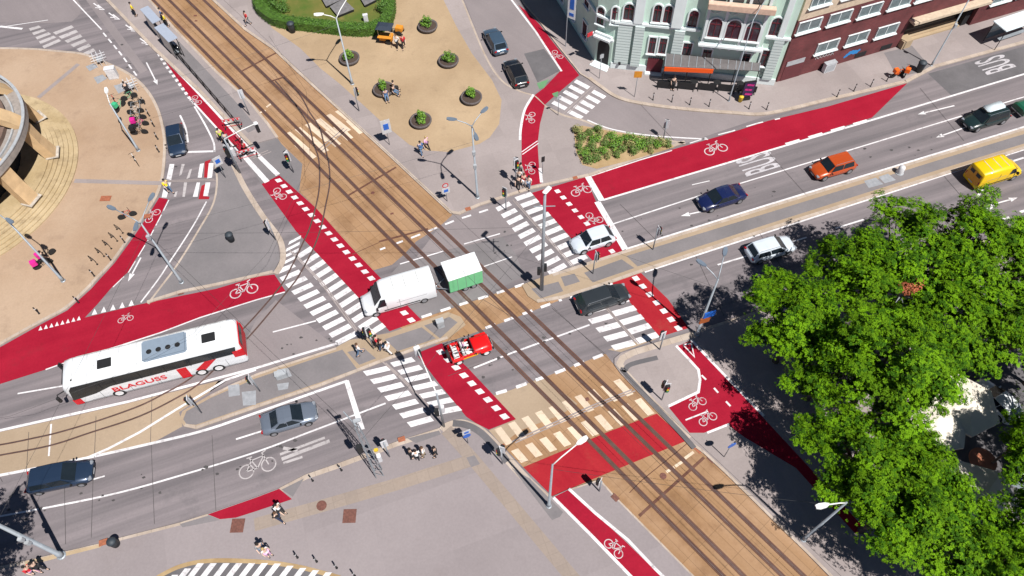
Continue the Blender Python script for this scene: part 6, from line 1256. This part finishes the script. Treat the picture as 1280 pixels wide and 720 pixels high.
# ---- parasols and things under the trees
def parasol(px,py,s,label,rz=.4):
    o=empty('parasol',W(px,py,2.7)-UP*(2.7-ZK),rz,label,'parasol','cream parasols under the trees'); bm=B(); P=[(math.cos(k*PI/3)*s,math.sin(k*PI/3)*s) for k in range(6)]; ap=bm.verts.new((0,0,3.3)); v=[bm.verts.new((x,y,2.6)) for x,y in P]; lo=[bm.verts.new((x,y,2.42)) for x,y in P]
    for i in range(6): bm.faces.new((ap,v[i],v[(i+1)%6])); bm.faces.new((v[i],lo[i],lo[(i+1)%6],v[(i+1)%6]))
    link('canopy',bm,'awning_white',o); link('pole',tube(B(),[(0,0,0),(0,0,3.25)],.04,8),'pole_grey',o); link('base',lathe(B(),[(.4,0),(.4,.1),(.1,.14)],14),'cabinet_grey',o)
parasol(1205,505,2.6,'large cream parasol beside the small white car'); parasol(1168,528,2.5,'cream parasol mostly under the leaves left of the largest one',.1); parasol(1165,490,2.2,'cream parasol half covered by leaves above the one with the white car beside it',.3); parasol(1226,622,2.7,'white parasol by the round terracotta table',.7); parasol(1195,600,1.8,'small pale parasol peeping through the leaves near the terracotta table',.2)
o=empty('round_table',W(1222,580,ZK),0,'round terracotta topped table between two parasols','table'); link('top',lathe(B(),[(.95,.72),(1.0,.76),(.95,.8),(.001,.8)],24),'terracotta',o); link('leg',lathe(B(),[(.4,0),(.08,.06),(.08,.72)],12),'iron',o)
cabinet(1273,598,1.6,.9,1.2,1.1,'roofbox_white','pale blue white freezer box at the edge of the trees',name='freezer_box',z0=ZK,cat='freezer')
# ================================================================ VEGETATION
random.seed(5)
# lawn, hatches, hedge
sheet('lawn',[(330,-40),(326,4),(337,20),(352,29),(380,33),(415,37),(450,40),(470,38),(482,29),(486,14),(484,-40)],2,'grass',True,False)
HP=[(340,-45),(328,-10),(325,8),(335,22),(352,31),(380,35),(415,39),(450,42),(472,39),(484,30),(488,15),(487,-2),(482,-20),(470,-45)]
def leafbox(bm,P,w_,h_,dens,s):
    """leafy skin over a ribbon solid"""
    for a,b_ in zip(P[:-1],P[1:]):
        d=(b_-a); L_=d.length; d.normalize(); n=Vector((-d.y,d.x,0)); k=int(L_*(w_+2*h_)*dens)
        for i in range(k):
            t=random.random()*L_; r=random.random()*(w_+2*h_)
            if r<w_: p=a+d*t+n*(r-w_/2)+UP*(h_+random.uniform(-.08,.1)); nn=UP
            else:
                sd_=1 if r<w_+h_ else -1; p=a+d*t+n*sd_*(w_/2+random.uniform(-.06,.08))+UP*(random.random()*h_); nn=n*sd_
            leaf(bm,p,s*random.uniform(.6,1.3),(nn+rnd()*.8).normalized(),random.choice((0,0,1)))
PW=[W(x,y,ZK) for x,y in spline(HP,3)]
hd=tag(empty('hedge',(0,0,0)),'long clipped hedge curving round the lawn','hedge'); bm=B(); ribbon_bm(bm,PW,1.15,ZK+1.0,depth=1.0); link('hedge_core',bm,'hedge_leaf',hd); bm=B(); leafbox(bm,PW,1.3,1.08,75,.07); link('foliage',bm,['hedge_leaf','leaf_mid'],hd,keep=True)
for (x,y,r,lb) in ((338,8,1.5,'rounded dark bush at the left corner of the lawn'),(352,14,1.3,'rounded dark bush second from the left corner of the lawn'),(345,-4,1.6,'rounded bush at the upper left of the lawn'),(480,14,.8,'small bush inside the right end of the hedge')):
    o=empty('bush',W(x,y,ZK),0,lb,'bush','bushes inside the hedge'); bm=B(); 
    for k in range(16): v=rnd(); cloud(bm,Vector((v.x*r*.7,v.y*r*.7,.7+v.z*.4)),.5,70,.08,1,(0,1))
    f_=link('foliage',bm,['hedge_leaf','leaf_mid'],o,keep=True); link('stem',tube(B(),[(0,0,0),(0,0,.8)],[.08,.03],6),'bark',f_)
plain('hatch_metal',(.20,.19,.19),.6,.2,.2,3)
for i,(P,lb) in enumerate((([(396,-14),(420,-20),(432,-4),(408,7)],'dark metal hatch at the upper left of the lawn'),([(413,8),(429,-1),(442,11),(422,19)],'dark metal hatch in the middle of the lawn, beside the lamp arm'),([(448,-8),(466,-14),(474,-3),(456,6)],'dark metal hatch at the upper right of the lawn'))):
    o=empty('metal_hatch',(0,0,0),0,lb,'hatch','metal hatches in the lawn'); w_=[W(x,y,.5) for x,y in P]; bm=B(); prism(bm,w_,ZK,.45); link('frame',bm,'iron',o); c_=(w_[0]+w_[1]+w_[2]+w_[3])/4; bm=B(); prism(bm,[c_+(p-c_)*1.06 for p in w_],.45,.5); link('cover',bm,'hatch_metal',o)
# planted bed
sheet('planting_bed',[(717,160),(728,157),(760,163),(800,170),(836,177),(843,184),(800,197),(746,211),(728,206),(720,190)],3,'earth',True)
def shrubmesh(mats,r,h,n,s):
    bm=B(); 
    for k in range(n): v=rnd(); cloud(bm,Vector((v.x*r*.6,v.y*r*.6,h*.5+v.z*h*.35)),r*.45,60,s,1,(0,1))
    return bm
protos=[]
for mats in (['leaf_olive','leaf_mid'],['leaf_bright','leaf_mid'],['leaf_straw','leaf_olive']):
    o=empty('shrub',(0,0,-50),0,'x','shrub','low shrubs in the bed'); f_=link('foliage',shrubmesh(mats,.8,.8,9,.07),mats,o,keep=True); link('stem',tube(B(),[(0,0,0),(0,0,.5)],[.05,.02],5),'bark',f_); protos.append(o)
BX=[(722,166,2),(728,175,0),(723,184,0),(730,193,1),(737,167,0),(742,178,1),(739,188,0),(745,199,0),(750,170,2),(755,181,0),(752,191,1),(760,196,2),(763,173,1),(768,185,1),(775,178,1),(778,189,0),(785,176,1),(788,184,2),(793,191,0),(797,179,1),(803,186,1),(809,180,0),(813,189,2),(819,183,1),(826,181,2),(833,182,0),(736,203,0),(770,195,0),(748,163,0)]
rows=['far left end','left end','left part','left middle','middle','right middle','right part','right end']
used=set()
for i,(x,y,k) in enumerate(BX):
    r_=math.hypot(0,0); kind_=('olive green','bright green','straw coloured')[k]; nb=['%s shrub in the bed, %s from its %s edge by the side road'%(kind_,'%d m'%(0),'')]
    pos=('nearest the side road' if y<172 else 'in the middle strip' if y<187 else 'nearest the red lane'); 
    sec=('at the zebra end' if x<733 else 'beside the zebra end' if x<748 else 'left of the centre' if x<765 else 'at the centre' if x<782 else 'right of the centre' if x<800 else 'before the narrow tip' if x<815 else 'at the narrow tip')
    lb='%s shrub in the bed, %s, %s'%(kind_,sec,pos)
    j=2
    while lb in used: lb='%s shrub in the bed, %s, %s, %s'%(kind_,sec,pos,('second one','third one')[min(j-2,1)]); j+=1; 
    used.add(lb); c_=W(x,y,ZK); s_=random.uniform(.75,1.2)
    if not protos[k].get('placed'): protos[k].location=c_; protos[k]['label']=lb; protos[k]['placed']=1
    else: copytree(protos[k],c_,random.uniform(0,6),lb,s_)
# trees --------------------------------------------------------------
def spray(bm,c_,nn,L_,mi):
    """a twig end: long leaves fanned round a point"""
    t=nn.orthogonal().normalized(); t=Matrix.Rotation(random.uniform(0,6.3),3,nn)@t; b_=nn.cross(t); n=random.randint(6,8)
    for k in range(n):
        a=2*PI*k/n+random.uniform(-.35,.35); d=t*math.cos(a)+b_*math.sin(a); e=(d+nn*random.uniform(-.35,.45)).normalized(); sd=nn.cross(d).normalized(); L2=L_*random.uniform(.7,1.25); w_=L2*.24; m_=c_+e*L2*.55; up=nn*w_*.25
        f=bm.faces.new([bm.verts.new(c_+e*L2*.08),bm.verts.new(m_+sd*w_+up),bm.verts.new(c_+e*L2),bm.verts.new(m_-sd*w_+up)]); f.material_index=mi
def tree_proto(seed,R_,Hc_,trunk):
    random.seed(seed); o=empty('tree',(0,0,0),0,'x','tree','big leafy trees over the east pavement'); bm=B(); tips=[]
    # a few large boughs, each carrying many small irregular sprays
    boughs=[]
    for k in range(26):
        v=rnd().normalized(); v.z=abs(v.z)*.95-.2; v.normalize(); rr=random.uniform(.45,1.0); boughs.append((Vector((v.x*R_*rr,v.y*R_*rr,Hc_+v.z*R_*.68*rr)),random.uniform(.9,1.6),v))
    for c0,br,v in boughs:
        tips.append(c0)
        for q in range(int(11*br)):
            w_=rnd(); c_=c0+Vector((w_.x*br*1.1,w_.y*br*1.1,w_.z*br*.6)); out=v*random.uniform(0,.5); c_+=out; mi=random.choice((0,0,1)); cr=random.uniform(.22,.55)
            for i in range(int(24+cr*26)):
                u_=rnd(); p=c_+Vector((u_.x*cr*1.5,u_.y*cr*1.5,u_.z*cr*.55)); spray(bm,p,(u_*.55+UP*.9+v*.35+rnd()*.45).normalized(),random.uniform(.10,.19),mi if random.random()<.8 else 1-mi)
    for k in range(420):
        v=rnd().normalized(); v.z=abs(v.z)-.3; p=Vector((v.x*R_*1.02,v.y*R_*1.02,Hc_+v.z*R_*.7))*1.0; spray(bm,p,(v+UP*.6).normalized(),random.uniform(.10,.2),0)
    f_=link('crown',bm,['leaf_tree','leaf_tree_shade'],o,keep=True); bm=B(); tube(bm,[(0,0,0),(.05,.02,1.2),(-.05,.05,Hc_*.45),(.0,.0,Hc_*.75)],[.34,.26,.22,.13],10)
    for c_ in tips[:18]:
        b0=Vector((0,0,Hc_*random.uniform(.4,.7))); m_=b0.lerp(c_,.5)+Vector((0,0,-.3)); tube(bm,[b0,m_,c_],[.12,.08,.03],6)
    link('trunk',bm,'bark',o,True); return o
TP=[tree_proto(21,4.6,8.2,0),tree_proto(22,4.6,8.8,0),tree_proto(23,4.6,7.8,0)]; random.seed(9)
TR=[(1005,392,66,'tree whose crown overhangs the road by the half hidden silver car'),(1068,342,54,'tree at the roadside right of the half hidden silver car'),(1150,308,76,'large roadside tree just below the yellow van'),(1226,312,78,'roadside tree at the right of the yellow van arrows'),(1112,452,76,'tree in the middle of the grove, below the rusty patch'),(1045,450,58,'tree on the pavement side of the grove, above the shaded red path'),(1200,402,70,'tree above the small white car, behind the rusty patch'),(1296,405,62,'tree cut by the picture edge above the small white car'),(1090,556,68,'tree overhanging the shaded pavement left of the parasols'),(1138,478,34,'smaller tree whose leaves cover the cream parasol'),(1124,628,66,'tree behind the big white lamp head at the foot of the grove'),(1184,652,72,'lowest large tree of the grove beneath the white parasol'),(1296,540,34,'small tree right of the white car'),(1342,600,62,'tree beyond the picture edge beside the freezer box'),(1352,505,62,'tree beyond the picture edge level with the white car'),(1345,430,56,'tree beyond the picture edge behind the grove'),(1298,692,60,'tree in the lowest right corner'),(1146,380,44,'low tree crown close round the rusty patch'),(1150,575,48,'tree between the cream parasol and the white parasol'),(1238,712,44,'small tree between the lowest large one and the corner'),(1300,300,48,'tree at the picture edge beyond the road arrows')]
for i,(x,y,rp,lb) in enumerate(TR):
    s_=rp/16.2/4.9; zs={0:.85,1:.8,8:.8,10:.74,11:.85,9:.8,17:.7,18:.8}.get(i,max(.75,min(1.05,s_))); c_=W(x,y,8.9*zs); c_.z=ZK; k=i%3
    if i<3: TP[k].location=c_; TP[k]['label']=lb; TP[k].scale=(s_,s_,zs); TP[k].rotation_euler=(0,0,random.uniform(0,6))
    else: copytree(TP[k],c_,random.uniform(0,6.2),lb,(s_,s_,zs))
copytree(TP[1],W(-22,676,ZK)+Vector((3.1,-3.9,0)),1.0,'unseen tree just outside the lower left corner, added to throw the dark shadow',(.72,.72,.9))  # unseen tree, added out of view to cast the corner shadow
# rusty dead limb
o=empty('dead_branch_tree',W(1130,364,7.6)-UP*(7.6-ZK),0,'bare tree top with rusty leaves amid the green crowns','tree'); bm=B()
tube(bm,[(0,0,0),(0,0,6),(.1,0,7.4)],[.25,.18,.08],8)
random.seed(4)
for k in range(14):
    a_=random.uniform(0,6.3); r_=random.uniform(.8,2.0); tube(bm,[(0,0,random.uniform(5,7.0)),(math.cos(a_)*r_*.5,math.sin(a_)*r_*.5,7.4),(math.cos(a_)*r_,math.sin(a_)*r_,7.9)],[.07,.045,.015],5)
link('trunk',bm,'cabinet_grey',o); bm=B(); 
for k in range(7): v=rnd(); cloud(bm,Vector((v.x*.9+.3,v.y*.7,8.0+v.z*.4)),.5,90,.10,1,(0,))
link('crown',bm,'leaf_rust',o,keep=True)
for p in protos: 
    if 'placed' in p: del p['placed']
